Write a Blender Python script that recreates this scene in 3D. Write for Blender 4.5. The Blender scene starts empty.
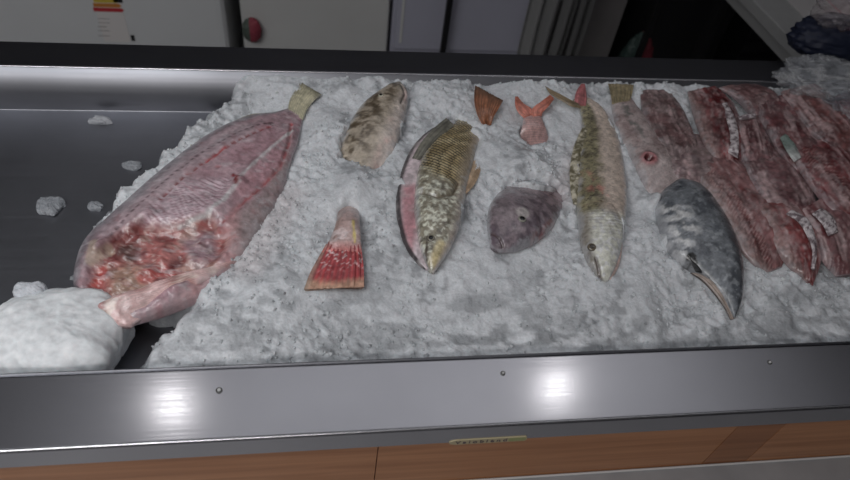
import bpy, math, random
import numpy as np
from mathutils import Vector, Matrix
from mathutils.bvhtree import BVHTree

random.seed(7)
sc = bpy.context.scene
COL = sc.collection
RNG = np.random.default_rng(11)

# ---------------------------------------------------------------- camera frame
F = 700.0
pit = math.radians(50)
Xc = np.array([4775.0, 66.0, -F]); Xc /= np.linalg.norm(Xc)
Uc = np.array([0, math.cos(pit), math.sin(pit)]); Uc -= Uc @ Xc * Xc; Uc /= np.linalg.norm(Uc)
Yc = np.cross(Uc, Xc)
R = np.stack([Xc, Yc, Uc])
CAM = -(R @ np.array([0, 0, -1.0])) * 1.2


def P(px, py, z=0.0):
    """world point seen at a photo pixel, on the horizontal plane z"""
    d = R @ np.array([px - 425, 240 - py, -F])
    return CAM + d * ((z - CAM[2]) / d[2])


def PY(px, py, y):
    d = R @ np.array([px - 425, 240 - py, -F])
    return CAM + d * ((y - CAM[1]) / d[1])


cam = bpy.data.cameras.new('camera')
co = bpy.data.objects.new('camera', cam); COL.objects.link(co)
M = Matrix([list(R[i]) + [CAM[i]] for i in range(3)] + [[0, 0, 0, 1]])
co.matrix_world = M
cam.sensor_width = 36; cam.lens = F / 850 * 36
cam.clip_start = 0.05
cam.dof.use_dof = True; cam.dof.focus_distance = 1.2; cam.dof.aperture_fstop = 4.0
sc.camera = co


# ---------------------------------------------------------------- numpy noise
def _h(ix, iy, seed):
    n = (ix.astype(np.int64) * 374761393 + iy.astype(np.int64) * 668265263 + seed * 974634777) & 0x7fffffff
    n = ((n ^ (n >> 13)) * 1274126177) & 0x7fffffff
    return ((n ^ (n >> 16)) & 0xffff) / 65535.0


def noise(x, y, seed=0):
    ix = np.floor(x); iy = np.floor(y)
    fx = x - ix; fy = y - iy
    fx = fx * fx * (3 - 2 * fx); fy = fy * fy * (3 - 2 * fy)
    a = _h(ix, iy, seed); b = _h(ix + 1, iy, seed); c = _h(ix, iy + 1, seed); d = _h(ix + 1, iy + 1, seed)
    return (a * (1 - fx) + b * fx) * (1 - fy) + (c * (1 - fx) + d * fx) * fy


def fbm(x, y, seed=0, o=4):
    s = 0; a = 0.5; t = 0
    for k in range(o):
        s = s + a * noise(x * 2 ** k + 17.3 * k, y * 2 ** k + 9.1 * k, seed + k); t += a; a *= .5
    return s / t


def worley(x, y, seed=0):
    ix = np.floor(x); iy = np.floor(y)
    best = np.full(x.shape, 9.0); second = np.full(x.shape, 9.0); rid = np.zeros(x.shape)
    tx = np.zeros(x.shape); ty = np.zeros(x.shape)
    for i in (-1, 0, 1):
        for j in (-1, 0, 1):
            cx = ix + i; cy = iy + j
            ox = cx + _h(cx, cy, seed); oy = cy + _h(cx, cy, seed + 5)
            d = np.hypot(x - ox, y - oy)
            m = d < best
            second = np.where(m, best, np.minimum(second, d))
            rid = np.where(m, _h(cx, cy, seed + 9), rid)
            tx = np.where(m, (x - ox) * (_h(cx, cy, seed + 11) - .5), tx)
            ty = np.where(m, (y - oy) * (_h(cx, cy, seed + 13) - .5), ty)
            best = np.minimum(best, d)
    return best, second - best, rid, tx + ty


def sst(a, b, x):
    t = np.clip((x - a) / (b - a), 0, 1)
    return t * t * (3 - 2 * t)


def lin(c):
    c = np.array(c, float) / 255
    return np.where(c <= .04045, c / 12.92, ((c + .055) / 1.055) ** 2.4)


KA = 2.25


def A(r, g, b, k=1.0):
    """surface colour of a thing whose lit look in the photo is r,g,b"""
    c = lin((r, g, b)); l = c @ np.array([.3, .59, .11])
    return np.clip((c * .80 + l * .20) * KA * k, 0, .88)


def mix(c, d, t):
    t = np.asarray(t)[..., None]
    return c * (1 - t) + np.asarray(d) * t


def cr(pts, t):
    """Catmull-Rom through pts at t in 0..n-1"""
    p = np.asarray(pts, float)
    n = len(p)
    i = np.clip(np.floor(t).astype(int), 0, n - 2); f = (t - i)
    f = f[:, None] if p.ndim > 1 else f
    g = lambda k: p[np.clip(k, 0, n - 1)]
    p0, p1, p2, p3 = g(i - 1), g(i), g(i + 1), g(i + 2)
    return .5 * ((2 * p1) + (-p0 + p2) * f + (2 * p0 - 5 * p1 + 4 * p2 - p3) * f ** 2 + (-p0 + 3 * p1 - 3 * p2 + p3) * f ** 3)


def dpoly(x, y, pts, z=.03):
    """distance in metres to a polyline on the thing"""
    w = [P(a, b, z)[:2] for a, b in pts]
    best = np.full(x.shape, 9.0)
    for a, b in zip(w[:-1], w[1:]):
        d = b - a; L = d @ d
        t = np.clip(((x - a[0]) * d[0] + (y - a[1]) * d[1]) / L, 0, 1)
        best = np.minimum(best, np.hypot(x - a[0] - t * d[0], y - a[1] - t * d[1]))
    return best


def along(x, y, pts, z=.03):
    """arc length coordinate in metres along a polyline"""
    w = [P(a, b, z)[:2] for a, b in pts]
    best = np.full(x.shape, 9.0); s = np.zeros(x.shape); acc = 0
    for a, b in zip(w[:-1], w[1:]):
        d = b - a; L = math.sqrt(d @ d)
        t = np.clip(((x - a[0]) * d[0] + (y - a[1]) * d[1]) / (L * L), 0, 1)
        q = np.hypot(x - a[0] - t * d[0], y - a[1] - t * d[1])
        s = np.where(q < best, acc + t * L, s); best = np.minimum(best, q); acc += L
    return s


def dspot(x, y, px, py, z=.03, r=(1, 1), rot=0):
    w = P(px, py, z)
    dx = x - w[0]; dy = y - w[1]
    c, s = math.cos(rot), math.sin(rot)
    return np.hypot((dx * c + dy * s) / r[0], (-dx * s + dy * c) / r[1])


def inpoly(x, y, pts, z=.03):
    w = [P(a, b, z)[:2] for a, b in pts]
    ins = np.zeros(x.shape, bool)
    for (x0, y0), (x1, y1) in zip(w, w[1:] + w[:1]):
        c = ((y0 > y) != (y1 > y)) & (x < (x1 - x0) * (y - y0) / ((y1 - y0) + 1e-12) + x0)
        ins ^= c
    return ins


def region(x, y, pts, soft=.008, z=.03):
    """1 inside a polygon fading to 0 over soft metres outside"""
    ins = inpoly(x, y, pts, z); d = dpoly(x, y, pts + pts[:1], z)
    return np.where(ins, sst(-soft, soft, d), sst(soft, -soft, d) * 1.0)


# ---------------------------------------------------------------- materials
def new_mat(name):
    m = bpy.data.materials.new(name); m.use_nodes = True
    nt = m.node_tree; b = nt.nodes['Principled BSDF']
    return m, nt, b


def simple(name, col, rough=.5, metal=0, noise_amt=0.0, scale=20, bump=0, stretch=None, aniso=0, spec=.5, coat=0):
    m, nt, b = new_mat(name)
    b.inputs['Base Color'].default_value = (*col, 1); b.inputs['Roughness'].default_value = rough
    b.inputs['Metallic'].default_value = metal; b.inputs['Specular IOR Level'].default_value = spec
    b.inputs['Coat Weight'].default_value = coat
    tc = nt.nodes.new('ShaderNodeTexCoord'); mp = nt.nodes.new('ShaderNodeMapping')
    nt.links.new(tc.outputs['Object'], mp.inputs[0])
    if stretch: mp.inputs['Scale'].default_value = stretch
    nz = nt.nodes.new('ShaderNodeTexNoise'); nz.inputs['Scale'].default_value = scale; nz.inputs['Detail'].default_value = 5
    nt.links.new(mp.outputs[0], nz.inputs['Vector'])
    if noise_amt:
        mx = nt.nodes.new('ShaderNodeMix'); mx.data_type = 'RGBA'
        mx.inputs[6].default_value = (*[c * (1 - noise_amt) for c in col], 1)
        mx.inputs[7].default_value = (*[min(1, c * (1 + noise_amt)) for c in col], 1)
        nt.links.new(nz.outputs[0], mx.inputs[0]); nt.links.new(mx.outputs[2], b.inputs['Base Color'])
    if bump:
        bp = nt.nodes.new('ShaderNodeBump'); bp.inputs['Strength'].default_value = bump; bp.inputs['Distance'].default_value = .002
        nt.links.new(nz.outputs[0], bp.inputs['Height']); nt.links.new(bp.outputs[0], b.inputs['Normal'])
    return m


def vc_mat(name, rough=.35, bump=.3, scale=180, sss=0.0, coat=0.0, rvar=.15, trans=0.0, bdist=.002, spec=.5, vlo=.88, vhi=1.12):
    """colour attribute + fine procedural grain"""
    m, nt, b = new_mat(name)
    at = nt.nodes.new('ShaderNodeAttribute'); at.attribute_name = 'Col'
    tc = nt.nodes.new('ShaderNodeTexCoord')
    nz = nt.nodes.new('ShaderNodeTexNoise'); nz.inputs['Scale'].default_value = scale; nz.inputs['Detail'].default_value = 4
    nt.links.new(tc.outputs['Object'], nz.inputs['Vector'])
    hs = nt.nodes.new('ShaderNodeHueSaturation')
    mr = nt.nodes.new('ShaderNodeMapRange'); mr.inputs[1].default_value = .3; mr.inputs[2].default_value = .7; mr.inputs[3].default_value = vlo; mr.inputs[4].default_value = vhi
    nt.links.new(nz.outputs[0], mr.inputs[0]); nt.links.new(mr.outputs[0], hs.inputs['Value'])
    nt.links.new(at.outputs['Color'], hs.inputs['Color']); nt.links.new(hs.outputs[0], b.inputs['Base Color'])
    r2 = nt.nodes.new('ShaderNodeMapRange'); r2.inputs[3].default_value = max(.05, rough - rvar); r2.inputs[4].default_value = rough + rvar
    nt.links.new(nz.outputs[0], r2.inputs[0]); nt.links.new(r2.outputs[0], b.inputs['Roughness'])
    bp = nt.nodes.new('ShaderNodeBump'); bp.inputs['Strength'].default_value = bump; bp.inputs['Distance'].default_value = bdist
    nt.links.new(nz.outputs[0], bp.inputs['Height']); nt.links.new(bp.outputs[0], b.inputs['Normal'])
    b.inputs['Subsurface Weight'].default_value = sss
    b.inputs['Subsurface Radius'].default_value = (.012, .01, .01); b.inputs['Subsurface Scale'].default_value = 1
    b.inputs['Coat Roughness'].default_value = .16
    b.inputs['Coat Weight'].default_value = coat; b.inputs['Transmission Weight'].default_value = trans
    b.inputs['Specular IOR Level'].default_value = spec
    return m


def steel(name, col, rough, bump=.12, streak=(1.2, 90, 90), rlo=-.06, rhi=.08, wear=.15):
    m, nt, b = new_mat(name)
    b.inputs['Metallic'].default_value = 1
    tc = nt.nodes.new('ShaderNodeTexCoord'); mp = nt.nodes.new('ShaderNodeMapping'); mp.inputs['Scale'].default_value = streak
    nt.links.new(tc.outputs['Object'], mp.inputs[0])
    nz = nt.nodes.new('ShaderNodeTexNoise'); nz.inputs['Scale'].default_value = 3; nz.inputs['Detail'].default_value = 6
    nt.links.new(mp.outputs[0], nz.inputs['Vector'])
    n2 = nt.nodes.new('ShaderNodeTexNoise'); n2.inputs['Scale'].default_value = 5; n2.inputs['Detail'].default_value = 6
    nt.links.new(tc.outputs['Object'], n2.inputs['Vector'])
    mx = nt.nodes.new('ShaderNodeMix'); mx.data_type = 'RGBA'
    mx.inputs[6].default_value = (*[c * (1 - wear) for c in col], 1); mx.inputs[7].default_value = (*[c * (1 + wear) for c in col], 1)
    nt.links.new(n2.outputs[0], mx.inputs[0]); nt.links.new(mx.outputs[2], b.inputs['Base Color'])
    r = nt.nodes.new('ShaderNodeMapRange'); r.inputs[3].default_value = rough + rlo; r.inputs[4].default_value = rough + rhi
    nt.links.new(nz.outputs[0], r.inputs[0]); nt.links.new(r.outputs[0], b.inputs['Roughness'])
    bp = nt.nodes.new('ShaderNodeBump'); bp.inputs['Strength'].default_value = bump; bp.inputs['Distance'].default_value = .001
    nt.links.new(nz.outputs[0], bp.inputs['Height']); nt.links.new(bp.outputs[0], b.inputs['Normal'])
    return m


MT = {}
MT['ledge'] = steel('brushed_steel', (.50, .50, .53), .16, bump=.05, rlo=-.03, rhi=.05)
MT['basin'] = steel('wet_basin_steel', (.27, .275, .30), .42, streak=(1, 40, 40), bump=.05, wear=.3)
MT['darkened_steel'] = steel('reflection_darkened_steel', (.13, .13, .145), .42)  # same steel with its base darkened to stand in for dark reflections
MT['edge'] = steel('highlight_edge', (.75, .75, .78), .25)
MT['flesh'] = vc_mat('wet_flesh', .34, .7, 130, sss=.1, coat=.55)
MT['skin'] = vc_mat('fish_skin', .32, .6, 200, coat=.6, spec=.7)
MT['fin'] = vc_mat('fin_membrane', .35, .6, 150, coat=.4)
MT['ice'] = vc_mat('crushed_ice', .4, .32, 230, sss=.45, rvar=.15, bdist=.004, spec=.5, vlo=.88, vhi=1.08)
MT['clump'] = vc_mat('packed_ice', .5, .35, 90, sss=.4, bdist=.003, spec=.3)
MT['eye'] = vc_mat('fish_eye', .12, .0, 50, coat=.6)
MT['black'] = simple('black_plastic', (.006, .006, .007), .5)
MT['paint'] = vc_mat('printed_paper', .6, .0, 30)


def clearmat(name, col=(.8, .82, .86), alpha=.4, rough=.2):
    m, nt, b = new_mat(name)
    b.inputs['Base Color'].default_value = (*col, 1); b.inputs['Roughness'].default_value = rough
    b.inputs['Alpha'].default_value = alpha
    return m


# ---------------------------------------------------------------- object helpers
def setp(o, label=None, cat=None, group=None, kind=None):
    if label: o['label'] = label
    if cat: o['category'] = cat
    if group: o['group'] = group
    if kind: o['kind'] = kind
    return o


def empty(name, loc, label, cat, group=None):
    o = bpy.data.objects.new(name, None); COL.objects.link(o)
    o.location = loc; o.empty_display_size = .05
    return setp(o, label, cat, group)


def link(name, me, mat, parent=None, smooth=True):
    o = bpy.data.objects.new(name, me); COL.objects.link(o)
    if mat is not None: me.materials.append(mat)
    if smooth:
        me.polygons.foreach_set('use_smooth', [True] * len(me.polygons))
    if parent is not None:
        o.parent = parent
        o.matrix_parent_inverse = Matrix.Translation(parent.location).inverted()
    return o


def mesh_np(name, V, Fc, col=None):
    me = bpy.data.meshes.new(name)
    me.from_pydata([tuple(v) for v in V], [], Fc)
    if col is not None:
        a = me.color_attributes.new('Col', 'FLOAT_COLOR', 'POINT')
        c = np.ones((len(V), 4), np.float32); c[:, :3] = col
        a.data.foreach_set('color', c.ravel())
    me.update()
    return me


def box_mesh(name, boxes, bevel=.0):
    import bmesh
    bm = bmesh.new()
    for (x0, x1, y0, y1, z0, z1) in boxes:
        r = bmesh.ops.create_cube(bm, size=1)
        for v in r['verts']:
            v.co = Vector(((x0 + x1) / 2 + v.co.x * (x1 - x0), (y0 + y1) / 2 + v.co.y * (y1 - y0), (z0 + z1) / 2 + v.co.z * (z1 - z0)))
    if bevel:
        bmesh.ops.bevel(bm, geom=bm.edges[:], offset=bevel, segments=3, affect='EDGES', profile=.6)
    me = bpy.data.meshes.new(name); bm.to_mesh(me); bm.free()
    return me


def box(name, x0, x1, y0, y1, z0, z1, mat, parent=None, bevel=.0):
    return link(name, box_mesh(name, [(x0, x1, y0, y1, z0, z1)], bevel), mat, parent, smooth=False)


def grid_faces(nu, nv, wrap):
    i = np.arange(nu - 1)[:, None]; j = np.arange(nv if wrap else nv - 1)[None, :]
    a = i * nv + j; b = i * nv + (j + 1) % nv; c = (i + 1) * nv + (j + 1) % nv; d = (i + 1) * nv + j
    return np.stack([a, b, c, d], -1).reshape(-1, 4).tolist()


FOOT = []   # footprints that press into the ice: x, y, half width, centre z, half thickness


def loft(name, L, Rr, zc, th, colf, mat, parent, nu=150, nv=60, p=1.0, disp=None, foot=True, frost=None):
    n = len(L)
    zc = np.full(n, zc) if np.isscalar(zc) else np.asarray(zc, float)
    th = np.full(n, th) if np.isscalar(th) else np.asarray(th, float)
    t = np.linspace(0, n - 1, nu)
    zz = cr(zc, t); tt = np.maximum(cr(th, t), .0004)
    lw = np.array([P(a, b, z) for (a, b), z in zip(cr(L, t), zz)])
    rw = np.array([P(a, b, z) for (a, b), z in zip(cr(Rr, t), zz)])
    mid = (lw + rw) / 2; half = (rw - lw) / 2
    ph = np.linspace(0, 2 * math.pi, nv, endpoint=False)
    s = -np.cos(ph); sp = np.sin(ph); prof = np.sign(sp) * np.abs(sp) ** p
    V = mid[:, None, :] + half[:, None, :] * s[None, :, None]
    V[:, :, 2] += tt[:, None] * prof[None, :]
    u = np.broadcast_to(np.linspace(0, 1, nu)[:, None], (nu, nv)); S = np.broadcast_to(s[None, :], (nu, nv))
    top = np.broadcast_to(np.clip(sp, 0, 1)[None, :], (nu, nv))
    length = np.concatenate([[0], np.cumsum(np.linalg.norm(np.diff(mid, axis=0), axis=1))])
    al = np.broadcast_to(length[:, None], (nu, nv)); hw = np.linalg.norm(half, axis=1)
    ac = S * hw[:, None]
    ctx = dict(x=V[..., 0].copy(), y=V[..., 1].copy(), u=u, s=S, top=top, al=al, ac=ac)
    if disp is not None:
        V[:, :, 2] += disp(ctx) * np.minimum(1, top * 3)
    col = colf(ctx)
    gsc = fbm(ctx['x'] * 170, ctx['y'] * 170, 930, 3); gs2 = fbm(ctx['x'] * 45, ctx['y'] * 45, 935, 4)
    ga = .38 if name == 'flesh' else .27
    col = col * (1 - ga * .95 + ga * (1.25 * sst(.25, .75, gsc) + .65 * sst(.3, .7, gs2)))[..., None]
    if name in ('body', 'flesh', 'flap'): col = col * .85
    if frost is None: frost = .28 if 'left beside' in str(parent.get('label')) else .5 if (foot and name == 'body') else (.3 if foot and name == 'flesh' else .0)
    if frost:        # crushed ice clinging to the flanks
        e = np.abs(ctx['s']) + .5 * (fbm(ctx['x'] * 60, ctx['y'] * 60, 900) - .5) + .35 * (fbm(ctx['x'] * 220, ctx['y'] * 220, 905) - .5)
        col = mix(col, np.array([.52, .53, .56]), sst(.78, 1.02, e) * frost)
    col = np.clip(col, .002, .9).reshape(-1, 3)
    V = V.reshape(-1, 3)
    Fc = grid_faces(nu, nv, True)
    for row, flip in ((0, False), (nu - 1, True)):
        c = V[row * nv:(row + 1) * nv].mean(0); V = np.vstack([V, c]); col = np.vstack([col, col[row * nv:(row + 1) * nv].mean(0)])
        k = len(V) - 1
        for j in range(nv):
            a, b = row * nv + j, row * nv + (j + 1) % nv
            Fc.append((k, b, a) if not flip else (k, a, b))
    Fc = [tuple(reversed(f)) for f in Fc]
    if foot:
        for k in range(0, nu, 3):
            FOOT.append((mid[k][0], mid[k][1], hw[k], zz[k], tt[k]))
    me = mesh_np(name, V, Fc, col)
    o = link(name, me, mat, parent)
    o['_v'] = 0; del o['_v']
    BV[o.name] = BVHTree.FromPolygons([tuple(v) for v in V], Fc)
    return o


BV = {}


def hit(o, px, py):
    d = R @ np.array([px - 425, 240 - py, -F]); d /= np.linalg.norm(d)
    loc, nor, i, ds = BV[o.name].ray_cast(Vector(CAM), Vector(d))
    if loc is None: return Vector(P(px, py, .03)), Vector((0, 0, 1))
    if nor.dot(Vector(d)) > 0: nor = -nor
    return loc, nor


def eye(body, px, py, r, parent, iris, pupil=(.004, .004, .005), label=None, flat=.45):
    loc, nor = hit(body, px, py)
    nor = (nor + Vector((0, 0, .6))).normalized()
    q = nor.to_track_quat('Z', 'Y')
    V = []; C = []; nr, na = 10, 28
    for i in range(nr):
        a = i / (nr - 1) * math.pi * .5
        for j in range(na):
            b = 2 * math.pi * j / na
            rr = math.sin(a)
            v = Vector((r * rr * math.cos(b), r * rr * math.sin(b), r * flat * math.cos(a) - r * .12))
            V.append(tuple(q @ v + loc))
            C.append(pupil if rr < .5 else (iris if rr < .88 else tuple(c * .35 for c in iris)))
    Fc = grid_faces(nr, na, True)
    me = mesh_np('eye', V, Fc, np.array(C))
    return link('eye', me, MT['eye'], parent)


def scales(c, size, off=0):
    a = c['al'] / size; b = c['ac'] / (size * .9)
    a = a + .25 * np.sin(c['ac'] * 60)
    row = np.floor(a); bb = b + .5 * (row % 2)
    fa = a - row; fb = bb - np.floor(bb) - .5
    d = np.sqrt((fa * .9) ** 2 + (fb * 1.15) ** 2)
    return sst(.42, .75, d)          # 1 near the rim of each scale


def wn(c, sx, sy=None, seed=0, o=4):
    sy = sy or sx
    return fbm(c['x'] * sx, c['y'] * sy, seed, o)


def blank(c, col):
    return np.broadcast_to(np.asarray(col, float), c['x'].shape + (3,)).copy()


def fin_col(base, ray, tip=None, n=22):
    def f(c):
        k = blank(c, base)
        r = .5 + .5 * np.cos(c['s'] * n * 1.6 + 3 * c['u'])
        k = mix(k, ray, sst(.5, .95, r) * .75)
        if tip is not None: k = mix(k, tip, sst(.62, .98, c['u'] + .12 * (wn(c, 150) - .5)))
        return mix(k, k * .6, sst(.5, .8, wn(c, 90, seed=5)) * .5)
    return f


def fin_disp(n=22, amp=.0012):
    return lambda c: amp * np.cos(c['s'] * n * 1.6 + 3 * c['u']) + .002 * (wn(c, 60, seed=8) - .5)


# =================================================================== THE COUNTER
RIM = .03
YF0, YF1, YB0, YB1 = -.36, -.25, .425, .508
X0, X1 = -1.15, 1.75
ZB = -.077
counter = empty('display_counter', (0, 0, -.9), 'long stainless steel fish counter with a sunken tray and wood-look front panel', 'counter')
# basin: floor with four low walls, rounded inside corners, as one swept shell
prof = [(YF1, RIM - .001), (YF1, ZB + .02)]
for k in range(1, 7):
    a = k / 6 * math.pi / 2; prof.append((YF1 + .02 * (1 - math.cos(a)), ZB + .02 * (1 - math.sin(a))))
for k in range(0, 7):
    a = k / 6 * math.pi / 2; prof.append((YB0 - .005 * (1 - math.sin(a)), ZB + .005 * (1 - math.cos(a))))
prof.append((YB0, RIM - .001))
outer = [(y, z) for y, z in prof]
V = []
xs = np.linspace(X0, X1, 30)
for x in xs:
    for y, z in prof: V.append((x, y, z))
me = mesh_np('basin', V, [tuple(f) for f in grid_faces(len(xs), len(prof), False)])
nb = len(prof)
bas = link('basin', me, MT['basin'], counter)
sol = bas.modifiers.new('solid', 'SOLIDIFY'); sol.thickness = .002; sol.offset = -1
# end walls of the tray
box('end_wall', X0 - .004, X0, YF1, YB0, ZB, RIM - .001, MT['basin'], counter)
box('end_wall', X1, X1 + .004, YF1, YB0, ZB, RIM - .001, MT['basin'], counter)


def ledge(name, y0, y1, zt, drop_front, drop_back, mat, rnd=.005):
    """flat sheet ledge with rounded lips folded down at both edges"""
    pr = [(y0, zt - drop_front)]
    for k in range(7):
        a = k / 6 * math.pi / 2; pr.append((y0 + rnd * (1 - math.cos(a)), zt - rnd * (1 - math.sin(a))))
    for k in range(7):
        a = k / 6 * math.pi / 2; pr.append((y1 - rnd * (1 - math.sin(a)), zt - rnd * (1 - math.cos(a))))
    pr.append((y1, zt - drop_back))
    Vv = []
    for x in (X0 - .004, X1 + .004):
        for y, z in pr: Vv.append((x, y, z))
    n = len(pr)
    Fc = [(i, n + i, n + i + 1, i + 1) for i in range(n - 1)]
    Fc += [tuple(range(n)), tuple(reversed(range(n, 2 * n))), (0, n - 1, 2 * n - 1, n)]
    return link(name, mesh_np(name, Vv, Fc), mat, counter, smooth=False)


ledge('front_ledge', YF0, YF1 - .0006, RIM, .045, .02, MT['ledge'])
ledge('back_ledge', YB0 + .0006, YB1, RIM, .05, .02, MT['darkened_steel'])
# pale tubes standing in for the bright highlight lines on rim and fold
for nm, y, z in (('rim_highlight', YB0 - .0005, RIM + .0005), ('fold_bright_line', YF0 + .002, RIM + .0004)):
    Vv = []; Fc = []
    for i, x in enumerate(np.linspace(X0, X1, 12)):
        for j in range(8):
            a = j / 8 * 2 * math.pi; Vv.append((x, y + .0018 * math.cos(a), z + .0015 * math.sin(a)))
    link(nm, mesh_np(nm, Vv, grid_faces(12, 8, True)), MT['edge'], counter)

# wood panels between the steel lip and the lower rail
def wood_mat(name, c1, c2):
    m, nt, b = new_mat(name)
    tc = nt.nodes.new('ShaderNodeTexCoord'); mp = nt.nodes.new('ShaderNodeMapping'); mp.inputs['Scale'].default_value = (1.5, 20, 30)
    nt.links.new(tc.outputs['Object'], mp.inputs[0])
    nz = nt.nodes.new('ShaderNodeTexNoise'); nz.inputs['Scale'].default_value = 2.2; nz.inputs['Detail'].default_value = 8; nz.inputs['Distortion'].default_value = .6
    nt.links.new(mp.outputs[0], nz.inputs['Vector'])
    rp = nt.nodes.new('ShaderNodeValToRGB')
    rp.color_ramp.elements[0].position = .3; rp.color_ramp.elements[0].color = (*c1, 1)
    rp.color_ramp.elements[1].position = .7; rp.color_ramp.elements[1].color = (*c2, 1)
    nt.links.new(nz.outputs[0], rp.inputs[0]); nt.links.new(rp.outputs[0], b.inputs['Base Color'])
    b.inputs['Roughness'].default_value = .35
    return m


WA = wood_mat('orange_wood_laminate', (.40, .165, .065), (.56, .26, .12))
WB = wood_mat('darker_wood_laminate', (.29, .11, .04), (.42, .18, .075))
xa = PY(378, 455, YF0)[0]; xb = PY(735, 435, YF0)[0]; xc = PY(783, 432, YF0)[0]
ZW1, ZW0 = -.0155, -.17
for a, b_, mt in ((X0, xa, WA), (xa, xb, WA), (xb, xc, WB), (xc, X1, WA)):
    box('wood_panel', a + .0007, b_ - .0007, YF0 + .006, YF0 + .024, ZW0, ZW1 + .01, mt, counter)
GR = simple('satin_grey_rail', (.30, .30, .31), .35, noise_amt=.25, scale=12)
box('lower_rail', X0, X1, YF0 - .045, YF0 + .02, ZW0 - .032, ZW0, GR, counter, bevel=.003)
Vv = []
for x in np.linspace(X0, X1, 12):
    for j in range(8):
        a = j / 8 * 2 * math.pi; Vv.append((x, YF0 + .003 + .002 * math.cos(a), ZW0 + .001 + .002 * math.sin(a)))
link('rail_seam', mesh_np('rail_seam', Vv, grid_faces(12, 8, True)), simple('pale_line', (.6, .6, .6), .5), counter)  # thin pale line along the rail edge
DK = simple('dark_recess', (.02, .019, .02), .6)
box('cabinet_body', X0 + .01, X1 - .01, YF0 + .03, YB1 - .01, -.86, ZB - .01, MT['darkened_steel'], counter)
xr = PY(725, 475, YF0)[0]
box('lower_door', X0 + .02, xr - .35, YF0 + .012, YF0 + .03, -.82, ZW0 - .034, DK, counter)
box('lower_door', xr - .33, X1 - .02, YF0 + .0, YF0 + .03, -.82, ZW0 - .034, MT['ledge'], counter)
for k, (x, y) in enumerate(((X0 + .06, YF0 + .06), (X1 - .06, YF0 + .06), (X0 + .06, YB1 - .06), (X1 - .06, YB1 - .06))):
    box('foot', x - .02, x + .02, y - .02, y + .02, -.9, -.86, MT['black'], counter)


def screw(px, py, r=.0045):
    c = P(px, py, RIM + .001)
    Vv = []; prf = [(r * .2, .0002), (r * .45, .0014), (r * .6, .0012), (r * .62, .0001), (r * .8, .0001), (r * .85, .0007), (r, .0006), (r * 1.05, -.0004)]
    na = 24
    for q, z in prf:
        for j in range(na):
            a = 2 * math.pi * j / na; Vv.append((c[0] + q * math.cos(a), c[1] + q * math.sin(a), RIM + .0006 + z))
    colr = np.repeat([[.5] * 3, [.45] * 3, [.3] * 3, [.03] * 3, [.03] * 3, [.14] * 3, [.14] * 3, [.1] * 3], na, 0)
    Fc = grid_faces(len(prf), na, True) + [tuple(reversed(range(na)))]
    Fc = [tuple(reversed(f)) for f in Fc]
    return link('rivet', mesh_np('rivet', Vv, Fc, colr), MT['eye'], counter)


screw(219, 390); screw(503, 373, .0036); screw(770, 362, .0036)

# oval maker's sticker over the edge of the wood, lettering as on the thing
STK = simple('cream_sticker', (.50, .43, .27), .45)
STK2 = simple('olive_sticker_end', (.36, .38, .17), .45)
INK = simple('dark_ink', (.05, .03, .07), .6)
s0 = PY(449, 443, YF0 - .001); s1 = PY(527, 438.5, YF0 - .001)
ang = math.atan2(s1[2] - s0[2], s1[0] - s0[0]); cx, cz = (s0[0] + s1[0]) / 2, (s0[2] + s1[2]) / 2
hl = math.hypot(s1[0] - s0[0], s1[2] - s0[2]) / 2; hh = .0068


def stadium(name, xl, xh, h, y, th, mat, rl=1, rr=1):
    pts = []
    for k in range(13):
        a = math.pi / 2 + math.pi * k / 12; pts.append((xl + h * rl + h * rl * math.cos(a), h * math.sin(a)))
    for k in range(13):
        a = -math.pi / 2 + math.pi * k / 12; pts.append((xh - h * rr + h * rr * math.cos(a), h * math.sin(a)))
    n = len(pts); ca, sa = math.cos(ang), math.sin(ang)
    Vv = [(cx + p * ca - q * sa, yy, cz + p * sa + q * ca) for yy in (y, y - th) for p, q in pts]
    Fc = [tuple(range(n)), tuple(reversed(range(n, 2 * n)))] + [(i, n + i, n + (i + 1) % n, (i + 1) % n) for i in range(n)]
    return mesh_np(name, Vv, Fc)


stk = link('sticker', stadium('sticker', -hl, hl, hh, YF0 + .0, .0012, STK, 2, .5), STK, counter, smooth=False)
e2 = link('coloured_end', stadium('coloured_end', hl * .52, hl * .97, hh * .75, YF0 - .0012, .0003, STK2, .5, .5), STK2, stk, smooth=False)
fc = bpy.data.curves.new('lettering', 'FONT'); fc.body = 'Valoblend'; fc.size = .0125; fc.extrude = .0001; fc.align_x = 'CENTER'; fc.align_y = 'CENTER'
fc.space_character = 1.5; fc.offset = .0001
fo = bpy.data.objects.new('tmp', fc); COL.objects.link(fo)
bpy.context.view_layer.update()
dg = bpy.context.evaluated_depsgraph_get()
tm = bpy.data.meshes.new_from_object(fo.evaluated_get(dg)); bpy.data.objects.remove(fo)
tm.transform(Matrix.Translation((cx - .010 * 1, YF0 - .0016, cz)) @ Matrix.Rotation(-ang, 4, 'Y') @ Matrix.Rotation(math.pi / 2, 4, 'X'))
link('lettering', tm, INK, stk, smooth=False)

# =================================================================== FISH
def Z(name, px, py): return (P(px, py, 0)[0], P(px, py, 0)[1], 0)


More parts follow.
